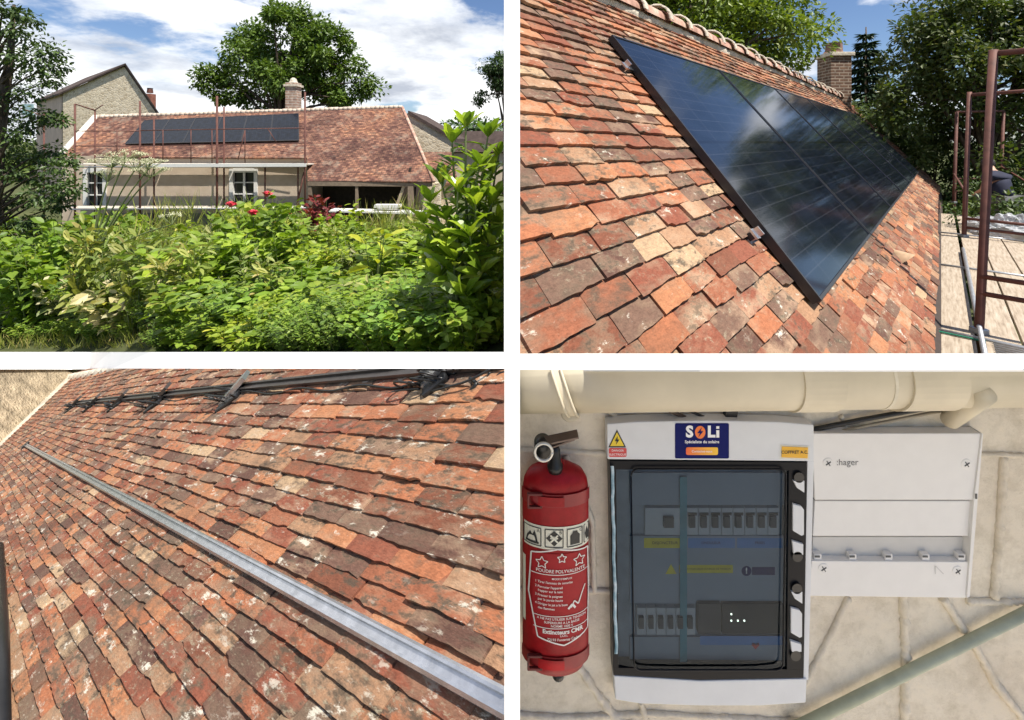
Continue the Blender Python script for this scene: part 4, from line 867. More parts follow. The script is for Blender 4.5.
# ================================================================== foliage helpers
def rnd_dirs(r, n): v = r.normal(size=(n, 3)); return v / np.linalg.norm(v, axis=1)[:, None]
def clump_leaves(mb, r, c, rad, n, size, tmpl, shell=.45, droop=.25, flat=.5):
    d = rnd_dirs(r, n); q = r.uniform(0, 1, n) ** shell; P = np.asarray(c) + d * q[:, None] * np.asarray(rad)
    D = d + rnd_dirs(r, n) * .9 + np.array([0, 0, -droop]); Nn = rnd_dirs(r, n) * flat + np.array([0, 0, .8]) + d * .5
    mb.leaves(P, D, Nn, r.uniform(.7, 1.3, n) * size, *tmpl)
def tree(name, label, base, cc, rad, K, per, size, mat, seed, tmpl=LEAF, clump=.26, trunk=.25, group=None, extra=(), hole=.0, low=-.75):
    r = np.random.default_rng(seed); base = np.asarray(base, float); cc = np.asarray(cc, float); rad = np.asarray(rad, float)
    t = thing(name, label, 'tree', base, group)
    cents = []
    while len(cents) < K:
        d = rnd_dirs(r, 1)[0]
        if d[2] < low: continue
        q = r.uniform(.25, 1.0) ** .6
        wob = 1 + .22 * mnoise.noise(tuple(d * 1.9 + seed))
        cents.append(cc + d * rad * q * wob)
    cents += [np.asarray(e, float) for e in extra]
    lv = MB()
    for c in cents:
        rr_s = rad * clump * r.uniform(.6, 1.25); rr_s[2] *= .8
        clump_leaves(lv, r, c, rr_s, int(per * r.uniform(.6, 1.3)), size, tmpl)
    part('crown', lv, mat, t)
    tk = MB(); tp = cc + [0, 0, rad[2] * .35]; mid = (base + cc) / 2 + r.normal(0, .05, 3) * np.linalg.norm(cc - base)
    tk.tube([base, base * .6 + mid * .4, mid, cc, tp], [trunk * 1.2, trunk, trunk * .85, trunk * .6, trunk * .2], 9)
    for c in cents[::2]:
        s0 = mid + (tp - mid) * r.uniform(.0, .85); m_ = (s0 + c) / 2 + [0, 0, .08 * np.linalg.norm(c - s0)]
        tk.tube([s0, m_, c], [trunk * .32, trunk * .2, trunk * .06], 5, False)
    part('trunk', tk, M['bark'], t, smooth=True)
    return t
G = lambda *s: [(p, C4(*c)) for p, c in s]
M['oak'] = leaf_mat('oak_leaves', G((0, (.08, .14, .022)), (.5, (.135, .215, .034)), (1, (.21, .29, .055))))
M['oak2'] = leaf_mat('walnut_leaves', G((0, (.06, .09, .02)), (.45, (.095, .13, .03)), (.85, (.15, .18, .05)), (1, (.27, .25, .11))))
M['darkleaf'] = leaf_mat('dark_small_leaves', G((0, (.032, .062, .016)), (.6, (.058, .105, .026)), (1, (.10, .16, .045))), .2)
M['needle'] = leaf_mat('spruce_needles', G((0, (.02, .045, .02)), (.6, (.038, .07, .03)), (1, (.065, .10, .045))), .1)

# ------------------------------------------------------------------ trees round the close up roof
tree('oak_tree', 'broad green oak behind the roof ridge, left of the brick chimney', (2.6, 10.5, 0), at(690, 20, 10.5), (2.5, 1.6, 1.75), 85, 300, .125, M['oak'], 21, clump=.3, trunk=.22, extra=[at(795, 12, 10.5), at(805, 40, 10.5), at(790, 62, 10.5), at(765, 55, 10.5), at(815, 25, 10.5), at(600, -5, 10.5)])
# conifer behind the chimney
def conifer(base, tip, R, seed, label):
    r = np.random.default_rng(seed); t = thing('spruce_tree', label, 'tree', base); lv = MB(); base = np.asarray(base, float); tip = np.asarray(tip, float); H = tip[2] - base[2]
    n = 13000; u = r.uniform(.02, 1, n) ** .75; th = r.uniform(0, 2 * PI, n); k = np.round(u * 22 + r.normal(0, .34, n)) / 22
    rr2 = (k * R) * (.25 + .75 * r.uniform(0, 1, n) ** .5) * (1 + .18 * np.sin(th * 3 + k * 20)); z = tip[2] - k * H * .72 - rr2 * .28
    P = np.stack([tip[0] + np.cos(th) * rr2, tip[1] + np.sin(th) * rr2, z], 1)
    D = np.stack([np.cos(th), np.sin(th), np.full(n, -.35)], 1) + rnd_dirs(r, n) * .55; lv.leaves(P, D, rnd_dirs(r, n) * .5 + [0, 0, 1], r.uniform(.16, .34, n) * (R / 1.6), *BLADE_W)
    part('foliage', lv, M['needle'], t); tk = MB(); tk.tube([base, tip], [.2, .02], 8); part('trunk', tk, M['bark'], t, smooth=True); return t
BLADE_W = ([(-.10, 0, 0), (.10, 0, 0), (.13, .5, .03), (0, 1, -.05), (-.13, .5, .03)], [(0, 1, 2, 4), (4, 2, 3)])
conifer(at(868, 141, 17) * [1, 1, 0], at(866, 27, 17), 1.75, 4, 'dark spruce with a pointed top just right of the brick chimney')
tree('walnut_tree', 'tall walnut tree with yellowish sprays filling the sky behind the scaffold posts', at(985, 141, 12.5) * [1, 1, 0], at(985, 85, 12.5), (2.6, 1.8, 3.0), 95, 230, .15, M['oak2'], 33, clump=.21, trunk=.2,
     extra=[at(x, y, 12.3) for x, y in ((905, 38), (918, 28), (930, 22), (940, 50), (922, 62), (945, 30), (960, 8), (975, -5), (912, 80), (890, 92), (900, 108), (885, 118), (908, 120), (1000, 10), (1020, 25))])
for i, (x, yt, Z, R, lab) in enumerate(((878, 96, 15.5, 1.7, 'rounded dark green shrubby tree at the foot of the spruce'), (925, 120, 15, 2.0, 'dense dark hazel behind the far scaffold posts'), (985, 145, 14.2, 2.0, 'dense dark hazel behind the crouching worker'), (1040, 150, 13.6, 2.0, 'dense dark hazel at the right edge behind the rails'))):
    c = at(x, yt + 55, Z); tree('hazel_bush', lab, c * [1, 1, 0], c, (R, R * .8, 2.2), 34, 260, .13, M['darkleaf'], 60 + i, clump=.36, trunk=.08)
for i, (x, y, Z, R, lab) in enumerate(((975, 262, 8.5, 1.1, 'low dark bush below the far end of the scaffold'), (1040, 255, 7.5, 1.1, 'low dark bush under the right scaffold rails'), (1000, 232, 11, 1.6, 'low dark bush behind the plastic sheet'))):
    c = at(x, y, Z); tree('low_bush', lab, c * [1, 1, 0], c, (R, R, R * .8), 22, 200, .1, M['darkleaf'], 80 + i, clump=.4, trunk=.05)

# ------------------------------------------------------------------ scaffold beside the close up roof
zb = EYE[2] - 1.585; ov = e_ * np.sign((e_ @ [1, -1, 0]))            # outward from the eave
def bd_pt(x, y, dz=0): return at(x, y, (1.585 - dz) / ((y - PY) / F))
sc2 = thing('scaffold', 'brown steel scaffold with plank walkway along the close up roof edge', 'scaffold', bd_pt(990, 330) * [1, 1, 0])
t = NT('plank'); p_ = t.pos(); sx = t.map(p_, (1, 1, 1), (0, 0, 0), (0, 0, -math.atan2(R2.d1[1], R2.d1[0]))); nz = t.noise(t.map(sx, (1.2, 14, 4)), 3, 7, .65); n2_ = t.noise(p_, 7, 6, .7)
c_ = t.ramp(nz, [(.3, (.21, .16, .115)), (.5, (.37, .305, .23)), (.7, (.47, .40, .32))]); c_ = t.mix(t.ramp(n2_, [(.55, (0, 0, 0)), (.7, (.6, .6, .6))]), c_, C4(.30, .24, .18)); M['plank'] = t.done(t.bsdf(c_, .85, 0, t.bump(nz, .3, .01), .2))
o0 = bd_pt(940, 354)
def wk(s, q, dz=0): return o0 + R2.d1 * s + ov * q + [0, 0, dz]
for k, (q0, q1) in enumerate(((.0, .205), (.245, .46), (.475, .70), (.715, .94))):
    for s0, s1 in ((-1.6, .55), (.57, 3.3), (3.33, 6.1), (6.13, 9.0)):
        if k == 0: pass
        m = MB(); m.prism([wk(s0, q0), wk(s1, q0), wk(s1, q1), wk(s0, q1)], (0, 0, -.045)); part('plank', m, M['plank'], sc2, bevel=.004)
def post(x0, y0, x1, y1, r, dz=0):
    b = bd_pt(x1, y1); Z = b[1]; tp = at(x0, y0, Z); m = MB(); tp[0] = b[0] + (tp[0] - b[0]) * .9; low = b - (tp - b) * ((b[2]) / (tp[2] - b[2]))
    m.tube([low, b, tp], r, 12); o = part('post', m, M['rust'], sc2, smooth=True); return b, tp
b1, t1 = post(995, 50, 979, 333, .031); b2, t2 = post(970, 92, 964, 237, .033); b3, t3 = post(957, 112, 954, 203, .036); b4, t4 = post(1004, 111, 1000, 203, .034); 
def railp(p, q, r=.02, m='rust', nm='rail'): k = MB(); k.tube([p, q], r, 10); return part(nm, k, M[m], sc2, smooth=True)
ex_ = np.array([ov[0], ov[1], 0])
railp(t1 - [0, 0, .03], t1 + ex_ * 1.5 - [0, 0, .03], .024); railp(t2 - [0, 0, .05], t2 + ex_ * 1.4 + [0, 0, 0], .03); railp(t3, t4, .03)
for h in (.33, .47): railp(b1 + [0, 0, h], b1 + ex_ * 1.4 + [0, 0, h - .02], .02)
for h in (.16, .31): railp(b2 + [0, 0, h], b2 + ex_ * 1.3 + [0, 0, h - .04], .024)
for h in (.3, .62): railp(b3 + [0, 0, h], b4 + [0, 0, h], .022)
railp(b3 + [0, 0, .75], b2 + [0, 0, .78], .016); railp(b4 + [0, 0, .95], b4 + ex_ * .9 - R2.d1 * 1.6 + [0, 0, .15], .022); railp(b4 + [0, 0, .9], b4 + ex_ * 1.5 - R2.d1 * .6 + [0, 0, .8], .02)
for s in (.56, 3.32, 6.12):
    railp(wk(s, -.03, .004), wk(s, 1.15, .004), .017, 'steel', 'transom')
railp(b1 + [0, 0, .06] - R2.d1 * 1.4, b1 + [0, 0, .06] + R2.d1 * 3.7, .018, 'steel', 'ledger')
for k in range(7): railp(wk(.62 - .05 * k - .1, .30, .012), wk(.62 - .05 * k - .1, .98, .012), .008, 'steel', 'grating_bar')
M['green'] = simple('green_strap', (.01, .16, .09), .6)
k = MB(); k.bar(wk(.5, -.01, .012), wk(.5, .26, .012), .02, .01); part('strap', k, M['green'], sc2)
for b in (b1, b2, b3): k = MB(); k.box(b + [0, 0, .02], (.09, .09, .05)); part('coupler', k, M['steel'], sc2, bevel=.01)
# crumpled plastic sheet
m = MB()
ctr = bd_pt(1008, 236); ctr[2] = zb
def crump(u, v):
    th = 2 * PI * u; ph = PI / 2 * v; d = np.array([math.cos(th) * math.cos(ph), math.sin(th) * math.cos(ph), math.sin(ph)])
    k = 1 + .35 * mnoise.noise(tuple(d * 2.1)) + .28 * abs(mnoise.noise(tuple(d * 5 + 3))) + .12 * abs(mnoise.noise(tuple(d * 13)))
    return ctr + d * [.34, .55, .30] * k + [0, 0, .004]
m.grid(crump, 70, 26)
t = NT('clear_plastic'); a_ = t.bsdf(C4(.62, .64, .66), .18, 0, None, .6); b_ = t.n('ShaderNodeBsdfTransparent'); b_.inputs[0].default_value = (.95, .96, .97, 1); mx = t.n('ShaderNodeMixShader'); mx.inputs[0].default_value = .35; t.l(a_, mx.inputs[1]); t.l(b_.outputs[0], mx.inputs[2])
top('plastic_sheet', m, t.done(mx.outputs[0]), 'crumpled clear plastic sheet lying on the scaffold planks', 'plastic sheet', ctr)
# worker
def skin_mesh(name, verts, edges, rad, mat, parent, base, sub=2):
    me = bpy.data.meshes.new(name); me.from_pydata([tuple(v) for v in verts], edges, []); o = bpy.data.objects.new(name + '_tmp', me); COL.objects.link(o)
    md = o.modifiers.new('s', 'SKIN'); sl = me.skin_vertices[0].data
    for i, r in enumerate(rad): sl[i].radius = (r if isinstance(r, tuple) else (r, r))
    sl[0].use_root = True; md.use_smooth_shade = True; sb = o.modifiers.new('u', 'SUBSURF'); sb.levels = sub; sb.render_levels = sub
    dg = bpy.context.evaluated_depsgraph_get(); m2 = bpy.data.meshes.new_from_object(o.evaluated_get(dg)); m2.name = name
    bpy.data.objects.remove(o); m2.materials.clear(); m2.materials.append(mat)
    for v in m2.vertices: v.co -= Vector(np.asarray(BASE[parent.name]) - np.asarray(base)) if False else Vector((0, 0, 0))
    q = bpy.data.objects.new(name, m2); COL.objects.link(q); q.parent = parent; BASE[q.name] = BASE[parent.name]; return q
wp = bd_pt(1005, 219); wp[2] = zb
wk_ = thing('person', 'worker in a navy shirt crouching on the scaffold behind the posts, back turned', 'person', wp)
M['skin'] = simple('skin', (.50, .29, .20), .55, 0, .1, 20, .02); M['navycloth'] = simple('navy_cloth', (.014, .017, .04), .85, 0, .3, 14, .3); M['trouser'] = simple('grey_trousers', (.10, .10, .10), .9, 0, .3, 14, .3); M['hair'] = simple('dark_hair', (.03, .02, .015), .6, 0, .3, 60, .3)
S_ = 1.05
def sv(*v): return np.array(v) * S_
# body (skin): pelvis, spine, neck, head, arms, hands, legs crouched
bv = [sv(0, 0, .34), sv(0, .05, .52), sv(.02, .12, .72), sv(.03, .20, .86), sv(.05, .27, .91), sv(.07, .36, .98), sv(.08, .41, 1.05),
      sv(-.17, .18, .80), sv(-.22, .20, .54), sv(-.14, .42, .44), sv(-.12, .50, .42), sv(.21, .18, .80), sv(.27, .20, .54), sv(.20, .42, .42), sv(.18, .50, .40),
      sv(-.11, .0, .32), sv(-.19, .36, .42), sv(-.16, .14, .09), sv(-.16, .30, .04), sv(.11, .0, .32), sv(.20, .36, .42), sv(.17, .14, .09), sv(.17, .30, .04)]
be = [(0, 1), (1, 2), (2, 3), (3, 4), (4, 5), (5, 6), (3, 7), (7, 8), (8, 9), (9, 10), (3, 11), (11, 12), (12, 13), (13, 14), (0, 15), (15, 16), (16, 17), (17, 18), (0, 19), (19, 20), (20, 21), (21, 22)]
br_ = [.10, .10, .10, .07, .055, .085, .075, .05, .045, .036, .028, .05, .045, .036, .028, .09, .07, .05, .035, .09, .07, .05, .035]
skin_mesh('body', bv, be, [r * S_ for r in br_], M['skin'], wk_, wp)
skin_mesh('shirt', [bv[0] + [0, 0, .06], bv[1], bv[2], bv[3] + [0, .01, 0], bv[7], (bv[7] * .45 + bv[8] * .55), bv[11], (bv[11] * .45 + bv[12] * .55), bv[4] * .7 + bv[3] * .3], [(0, 1), (1, 2), (2, 3), (3, 4), (4, 5), (3, 6), (6, 7), (3, 8)], [r * S_ for r in (.165, .165, .17, .13, .088, .066, .088, .066, .075)], M['navycloth'], wk_, wp)
skin_mesh('trousers', [bv[0], bv[15], bv[16], bv[17], bv[19], bv[20], bv[21]], [(0, 1), (1, 2), (2, 3), (0, 4), (4, 5), (5, 6)], [r * S_ for r in (.168, .112, .09, .068, .112, .09, .068)], M['trouser'], wk_, wp)
hr = MB(); hc = bv[6] + wp + [0, -.02, .01]; hr.grid(lambda u, v: hc + np.array([math.cos(2 * PI * u) * math.sin(PI * .62 * v), math.sin(2 * PI * u) * math.sin(PI * .62 * v), math.cos(PI * .62 * v)]) * [.105 * S_, .11 * S_, .112 * S_], 20, 12); part('hair', hr, M['hair'], wk_, smooth=True)
sh_ = MB()
for x in (-.16, .17): sh_.add(np.array([[x + dx * .05, .24 + dy * .13, dz] for dx in (-1, 1) for dy in (-1, 1) for dz in (0.004, .075)]) * S_ + wp, [(0, 1, 3, 2), (4, 6, 7, 5), (0, 4, 5, 1), (2, 3, 7, 6), (0, 2, 6, 4), (1, 5, 7, 3)])
part('shoes', sh_, M['black'], wk_, bevel=.02)
# ================================================================== top left: garden and low house
ZH = 18.0
EDGE = [(-260, 6.0), (-20, 5.5), (60, 5.0), (130, 4.1), (250, 2.5), (400, 1.9), (504, 1.6), (520, 1.55)]
def zs(px): return float(np.interp(px, [e[0] for e in EDGE], [e[1] for e in EDGE]))
def gz(px, Z):
    a = zs(px); z0 = -(353.5 - PY) / F * a; u = min(1, max(0, (Z - a) / (16.2 - a))); return 5 + z0 + (-3.64 - z0) * u
tr_ = MB(); cols = np.linspace(-260, 511, 60); V = []
Zn = [0, .04, .1, .2, .35, .55, .8, 1.0]
for px in cols:
    a = zs(px)
    for u in Zn: Z = a + (16.2 - a) * u; p = at(px, 0, Z); V.append((p[0], p[1], gz(px, Z)))
    for Z, z in ((24, 1.36), (34, 1.3), (60, .4), (90, .02)): p = at(px, 0, Z); V.append((p[0], p[1], z))
nr_ = len(Zn) + 4; tr_.add(V, [(i * nr_ + j, (i + 1) * nr_ + j, (i + 1) * nr_ + j + 1, i * nr_ + j + 1) for i in range(len(cols) - 1) for j in range(nr_ - 1)])
top('terrain', tr_, M['ground'], None, None, (0, 0, 0), kind='structure', smooth=True)
def hp(px, y, Z=ZH): return at(px, y, Z)

# ------------------------------------------------------------------ the low house
hs = thing('low_house', 'long low beige house with an old red tile roof and an open shed end', 'house', hp(250, 232))
# roof plane through the eave and the ridge lines
E0, E1 = hp(60, 156.5, 17.92), hp(308, 157.5, 17.92); K0, K1 = hp(95, 117, 20.6), hp(402, 108, 20.6)
S1 = hp(308, 180.5, 16.5); S2 = hp(434, 181, 16.5)
ry = unit(K0 + K1 - E0 - E1); ry = unit(((K0 + K1) - (E0 + E1)) / 2 * [0, 1, 1])
def rp(px, y):                                      # pixel on the front roof plane
    n = unit(np.cross([1, 0, (K1[2] - K0[2]) / (K1[0] - K0[0]) * .5], ry)); r = ray(px, y); return EYE + r * ((n @ (((E0 + E1) / 2) - EYE)) / (n @ r))
rn = unit(np.cross([1, 0, (K1[2] - K0[2]) / (K1[0] - K0[0]) * .5], ry)); rn = rn if rn[2] > 0 else -rn
t = NT('far_roof_tiles'); b = t.n('ShaderNodeTexBrick'); b.offset = .5; uvn = t.n('ShaderNodeUVMap').outputs[0]; t.l(uvn, b.inputs['Vector']); b.inputs['Scale'].default_value = 1
for k, v in (('Mortar Size', .012), ('Brick Width', .17), ('Row Height', .11), ('Bias', -.15)): b.inputs[k].default_value = v
b.inputs['Color1'].default_value = (.12, .055, .042, 1); b.inputs['Color2'].default_value = (.29, .15, .095, 1); b.inputs['Mortar'].default_value = (.09, .05, .04, 1)
nz = t.noise(t.pos(), 2.2, 8, .72); nb = t.noise(t.map(uvn, (5.9, 9, 1)), 1.0, 2, .5)
c_ = t.mix(1.0, b.outputs['Color'], t.ramp(nb, [(.3, (.5, .48, .5)), (.5, (1, 1, 1)), (.68, (1.5, 1.5, 1.45))]), 'MULTIPLY'); pt_ = t.noise(t.pos(), .55, 5, .6); c_ = t.mix(1.0, c_, t.ramp(pt_, [(.36, (.55, .55, .6)), (.5, (1, 1, 1)), (.64, (1.35, 1.25, 1.05))]), 'MULTIPLY'); c_ = t.mix(t.ramp(nz, [(.52, (0, 0, 0)), (.66, (.65, .65, .65))]), c_, C4(.22, .18, .14))
M['roof1'] = t.done(t.bsdf(c_, .9, 0, t.bump(b.outputs['Fac'], -.6, .02), .2))
ruv = lambda p: (p[0], p[1] * 1.2 + 7)
def roofpoly(pts): m = MB(); m.prism([rp(x, y) for x, y in pts], -rn * .07); return m
part('roof', roofpoly([(60, 156.8), (307, 157.8), (307.5, 181), (434, 181.5), (402.5, 107.5), (250, 112), (95, 117.5)]), M['roof1'], hs, uv=ruv)
rb_ = MB(); A, B = rp(95, 117.5), rp(402.5, 107.5); rb_.prism([A, B, B + [0, 2.9, -1.8], A + [0, 2.9, -1.8]], (0, 0, -.06)); part('rear_slope', rb_, M['roof1'], hs, uv=ruv)
rc = MB(); nrt = 66
V = []
for i in range(nrt):
    a = A + (B - A) * (i / nrt); b_ = A + (B - A) * ((i + .93) / nrt); r0 = .105 + .012 * math.sin(i * 1.9)
    rc.tube([a + [0, .05, .02], b_ + [0, .05, .035]], [r0, r0 * .86], 7)
part('ridge_tiles', rc, simple('cream_ridge', (.60, .50, .40), .9, 0, .3, 4, .3), hs, smooth=True)
vg = MB(); vg.tube([rp(60, 156), rp(78, 136.5), rp(95.5, 117)], .13, 7); part('verge', vg, simple('white_verge', (.74, .70, .63), .9, 0, .15, 4, .2), hs, smooth=True)
hh = rp(402.5, 107.5); hq = rp(434, 181.5); hv = MB(); hv.tube([hh, hq], .07, 6); part('hip_edge', hv, M['ridge'], hs, smooth=True)
# walls (front wall with two window openings as separate panels)
t = NT('lime_render'); nz = t.noise(t.pos(), 1.3, 8, .65); M['render'] = t.done(t.bsdf(t.ramp(nz, [(.3, (.44, .35, .26)), (.6, (.56, .465, .36)), (.75, (.62, .53, .42))]), .95, 0, t.bump(nz, .3, .02), .15))
W_ = MB()
def wpan(x0, y0, x1, y1): W_.prism([hp(x0, y1), hp(x1, y1), hp(x1, y0), hp(x0, y0)], (0, .35, 0))
for a in ((62, 156, 86, 235), (86, 156, 105, 171), (86, 207, 105, 235), (105, 156, 232, 235), (232, 156, 256, 171), (232, 205.5, 256, 235), (256, 156, 309, 235)): wpan(*a)
W_.prism([hp(309, 235) + [0, .35, 0], hp(309, 157) + [0, .35, 0], hp(309, 157) + [0, 3.2, 1.0], hp(309, 235) + [0, 3.2, 0]], (-.3, 0, 0))
W_.prism([hp(62, 235) + [0, .35, 0], hp(62, 157) + [0, .35, 0], A + [0, 0, -.3] + [-.0, 0, 0], A * [1, 1, 0] + [0, 2.4, 1.4], hp(62, 235) + [0, 5, 0]], (.3, 0, 0))
bw = hp(62, 235); W_.box([(hp(62, 0)[0] + hp(420, 0)[0]) / 2, ZH + 3.4, 2.3], (14.2, .3, 2.4))
part('wall', W_, M['render'], hs)
pl_ = MB(); pl_.prism([hp(106, 236) - [0, .03, 0], hp(308, 236) - [0, .03, 0], hp(308, 213) - [0, .03, 0], hp(106, 213) - [0, .03, 0]], (0, .02, 0)); part('plinth', pl_, simple('grey_cement', (.27, .26, .25), .95, 0, .3, 3, .3), hs)
M['winwhite'] = simple('white_joinery', (.70, .69, .65), .55, 0, .08, 10, .05)
for nm, x0, y0, x1, y1, rows_ in (('window', 232, 171, 256, 205.5, 3), ('window', 86, 171, 105, 207, 3)):
    f = MB(); d = np.array([0, -.05, 0])
    def bb_(a0, b0, a1, b1, dd=.0, th=.09): f.prism([hp(a0, b1) + [0, dd, 0], hp(a1, b1) + [0, dd, 0], hp(a1, b0) + [0, dd, 0], hp(a0, b0) + [0, dd, 0]], (0, th, 0))
    xm = (x0 + x1) / 2
    for a in ((x0 - 2, y0 - 2.2, x0 + 1.6, y1 + 1), (x1 - 1.6, y0 - 2.2, x1 + 2, y1 + 1), (x0 + 1.7, y0 - 3, x1 - 1.7, y0 + 1.4), (x0 - 4, y1 - 1, x1 + 4, y1 + 2)): bb_(*a, dd=-.05, th=.13)
    wo = part(nm, f, M['winwhite'], hs)
    f = MB(); bb_(xm - 1.0, y0 + 1.5, xm + 1.0, y1 - 1.1, .0, .05)
    for k in range(1, rows_): yy = y0 + (y1 - y0) * k / rows_; bb_(x0 + 1.7, yy - .55, xm - 1.02, yy + .55, .005, .04); bb_(xm + 1.02, yy - .55, x1 - 1.7, yy + .55, .005, .04)
    sub('glazing_bars', f, M['winwhite'], wo)
    f = MB(); bb_(x0 + 1, y0 + 1, x1 - 1, y1 - 1, .07, .02); sub('pane', f, M['glassdark'], wo)
# shed bay
f = MB(); f.prism([at(309, 238, 19.3), at(425, 238, 19.3), at(425, 166, 19.3), at(309, 166, 19.3)], (0, .1, 0)); f.prism([at(409, 238, 17.0), at(409, 168, 17.0), at(409, 168, 17.0) + [0, 2.2, .2], at(409, 238, 17.0) + [0, 2.2, 0]], (.06, 0, 0)); part('shed_boarding', f, simple('shed_shade_boards', (.055, .038, .027), .9, 0, .4, 8, .3), hs)  # shade inside the shed is put into the near-black board colour
tm = simple('grey_oak', (.22, .165, .115), .9, 0, .3, 10, .3)
f = MB(); f.bar(hp(309, 183.5, 16.7), hp(432, 184.2, 16.7), .16, .16); part('lintel', f, tm, hs)
for x, w_ in ((310.5, .12), (357, .10), (411, .2)):
    f = MB(); f.bar(at(x, 236, 16.7), at(x, 186, 16.7), w_, w_, (0, 1, 0)); part('shed_post', f, tm, hs)
f = MB(); f.bar(at(391, 222, 16.75), at(404, 186, 16.75), .10, .10, (0, 1, 0)); part('brace', f, simple('pale_oak', (.42, .33, .23), .9), hs)
f = MB(); f.prism([at(404, 236, 16.9), at(420, 236, 16.9), at(419, 205, 16.9), at(405, 206, 16.9)], (0, .5, 0)); part('pier', f, M['brick_far'], hs, uv=boxuv)
f = MB(); f.prism([at(420, 237, 17.2), at(440, 237, 17.2), at(440, 183, 17.2), at(420, 184, 17.2)], (0, .3, 0)); f.box((at(430, 0, 17.2)[0], 19.3, 2.5), (.3, 4, 2.4)); part('shed_wall', f, M['stone'], hs)
# chimney
f = MB(); c = at(293.5, 98, 20.9); f.box(c, (11 * 20.9 / F, .5, 30 * 20.9 / F)); cho = part('chimney', f, M['brick_far'], hs, uv=boxuv)
f = MB(); c = at(293.5, 86, 20.9); f.box(c, (14 * 20.9 / F, .62, .1)); f.lathe([(.27, .05), (.17, .2), (.13, .32), (.05, .38)], c, 12); sub('chimney_pot', f, M['cream_mortar'], cho)
# far solar panels
M['pvedge'] = simple('panel_edge', (.06, .06, .065), .4, .5, .1, 40, 0)
M['pvfar'] = pan_mat('far_solar_cells', .35); [setattr(n.inputs['Specular IOR Level'], 'default_value', .18) or setattr(n.inputs['Roughness'], 'default_value', .2) for n in M['pvfar'].node_tree.nodes if n.type == 'BSDF_PRINCIPLED']
TLp, TRp, BRp, BLp = (145.5, 122.3), (299.5, 115.5), (300, 142.5), (126, 146)
ws = ['left end of the row', 'second from the left of the row', 'third from the left of the row', 'third from the right of the row', 'second from the right of the row', 'right end of the row']
for k in range(6):
    u0, u1 = k / 6 + .0008, (k + 1) / 6 - .0008
    L = lambda a, b, u: (a[0] + (b[0] - a[0]) * u, a[1] + (b[1] - a[1]) * u)
    Q = [rp(*L(TLp, TRp, u0)), rp(*L(TLp, TRp, u1)), rp(*L(BLp, BRp, u1)), rp(*L(BLp, BRp, u0))]; Q = [p + rn * .12 for p in Q]
    sp = thing('solar_panel', 'small dark solar panel on the low house roof, ' + ws[k], 'solar panel', Q[3] - rn * .1, 'solar panels on the low house roof')
    c0 = sum(Q) / 4; I = [c0 + (p - c0) * .968 for p in Q]; fr = MB()
    for q in range(4): fr.prism([Q[q], Q[(q + 1) % 4], I[(q + 1) % 4], I[q]], -rn * .04)
    part('frame', fr, M['pvedge'], sp); gl = MB(); I = [p - rn * .008 for p in I]; gl.add(I, [(3, 2, 1, 0)]); ex2, ey2 = I[1] - I[0], I[3] - I[0]; Mi2 = np.linalg.pinv(np.stack([ex2, ey2], 1)); o2 = I[0]
    part('glass', gl, M['pvfar'], sp, uv=lambda p: tuple(Mi2 @ (p - o2)))
# ------------------------------------------------------------------ scaffold on the low house
sc1 = thing('scaffold', 'rust red tube scaffold with pale plank decks across the low house front', 'scaffold', at(190, 232, 16.6))
for x, yt, Z, rr3 in ((75, 104, 16.4, .032), (95, 110, 17.3, .028), (140, 101, 16.4, .032), (154, 117, 17.3, .03), (217, 96, 16.4, .038), (224, 107, 17.3, .03), (305, 92, 16.4, .035), (44, 112, 16.4, .028)):
    m = MB(); p = at(x, yt, Z); m.tube([(p[0], p[1], gz(x, 16.2) - .05), p], rr3, 8); part('standard', m, M['rust'], sc1, smooth=True)
def t1_(x0, y0, x1, y1, Z0=16.4, Z1=None, r=.022, m='rust', n='tube'): k = MB(); k.tube([at(x0, y0, Z0), at(x1, y1, Z1 or Z0)], r, 7); part(n, k, M[m], sc1, smooth=True)
for a in ((140, 130.5, 305, 128), (140, 146, 305, 143), (75, 104, 95, 110), (75, 131, 140, 131), (75, 146, 140, 146), (44, 113, 75, 126), (20, 108, 44, 116)): t1_(*a, r=.018, n='guard_rail')
t1_(75, 104, 95, 110.5, 16.4, 17.3, .022); t1_(95, 110, 103, 105, 17.3, 17.2, .02)
for x in (117, 163, 191, 212, 245): t1_(x, 130, x, 163, 16.3, r=.016)
t1_(245, 130, 238, 160, 16.3, r=.015); t1_(268, 129, 276, 142, 16.4, r=.015); t1_(276, 150, 300, 154, 17.5, r=.015)
for x in (140, 217, 305): t1_(x, 166, x + .5, 165, 16.3, 17.4, .02)
t1_(70, 167, 306, 166.5, 16.25, r=.026, m='steel', n='ledger'); t1_(70, 209.5, 306, 208, 16.25, r=.026, m='steel', n='ledger')
for x in (154, 265, 298): t1_(x, 233, x, 166, 17.2, r=.028, m='rust', n='standard')
t1_(297, 205, 304, 172, 17.0, r=.03, m='rust', n='brace')
pw = simple('pale_plank', (.62, .56, .47), .85, 0, .2, 3, .2)
def deck(x0, x1, y, d0, d1, th=.04, nm='plank'):
    z = at(0, y, ZH - d1)[2]; m = MB(); X0, X1 = at(x0, 0, 16.8)[0], at(x1, 0, 16.8)[0]; m.box(((X0 + X1) / 2, ZH - (d0 + d1) / 2, z), (X1 - X0, d1 - d0, th)); part(nm, m, pw, sc1)
for x0, x1 in ((72, 139), (140.5, 216), (217.5, 306)):
    deck(x0, x1, 164.5, .14, .27); deck(x0, x1, 164.5, .42, 1.0); deck(x0, x1, 164.6, 1.03, 1.6)
    deck(x0, x1, 208.3, .45, 1.0); deck(x0, x1, 208.4, 1.03, 1.6)
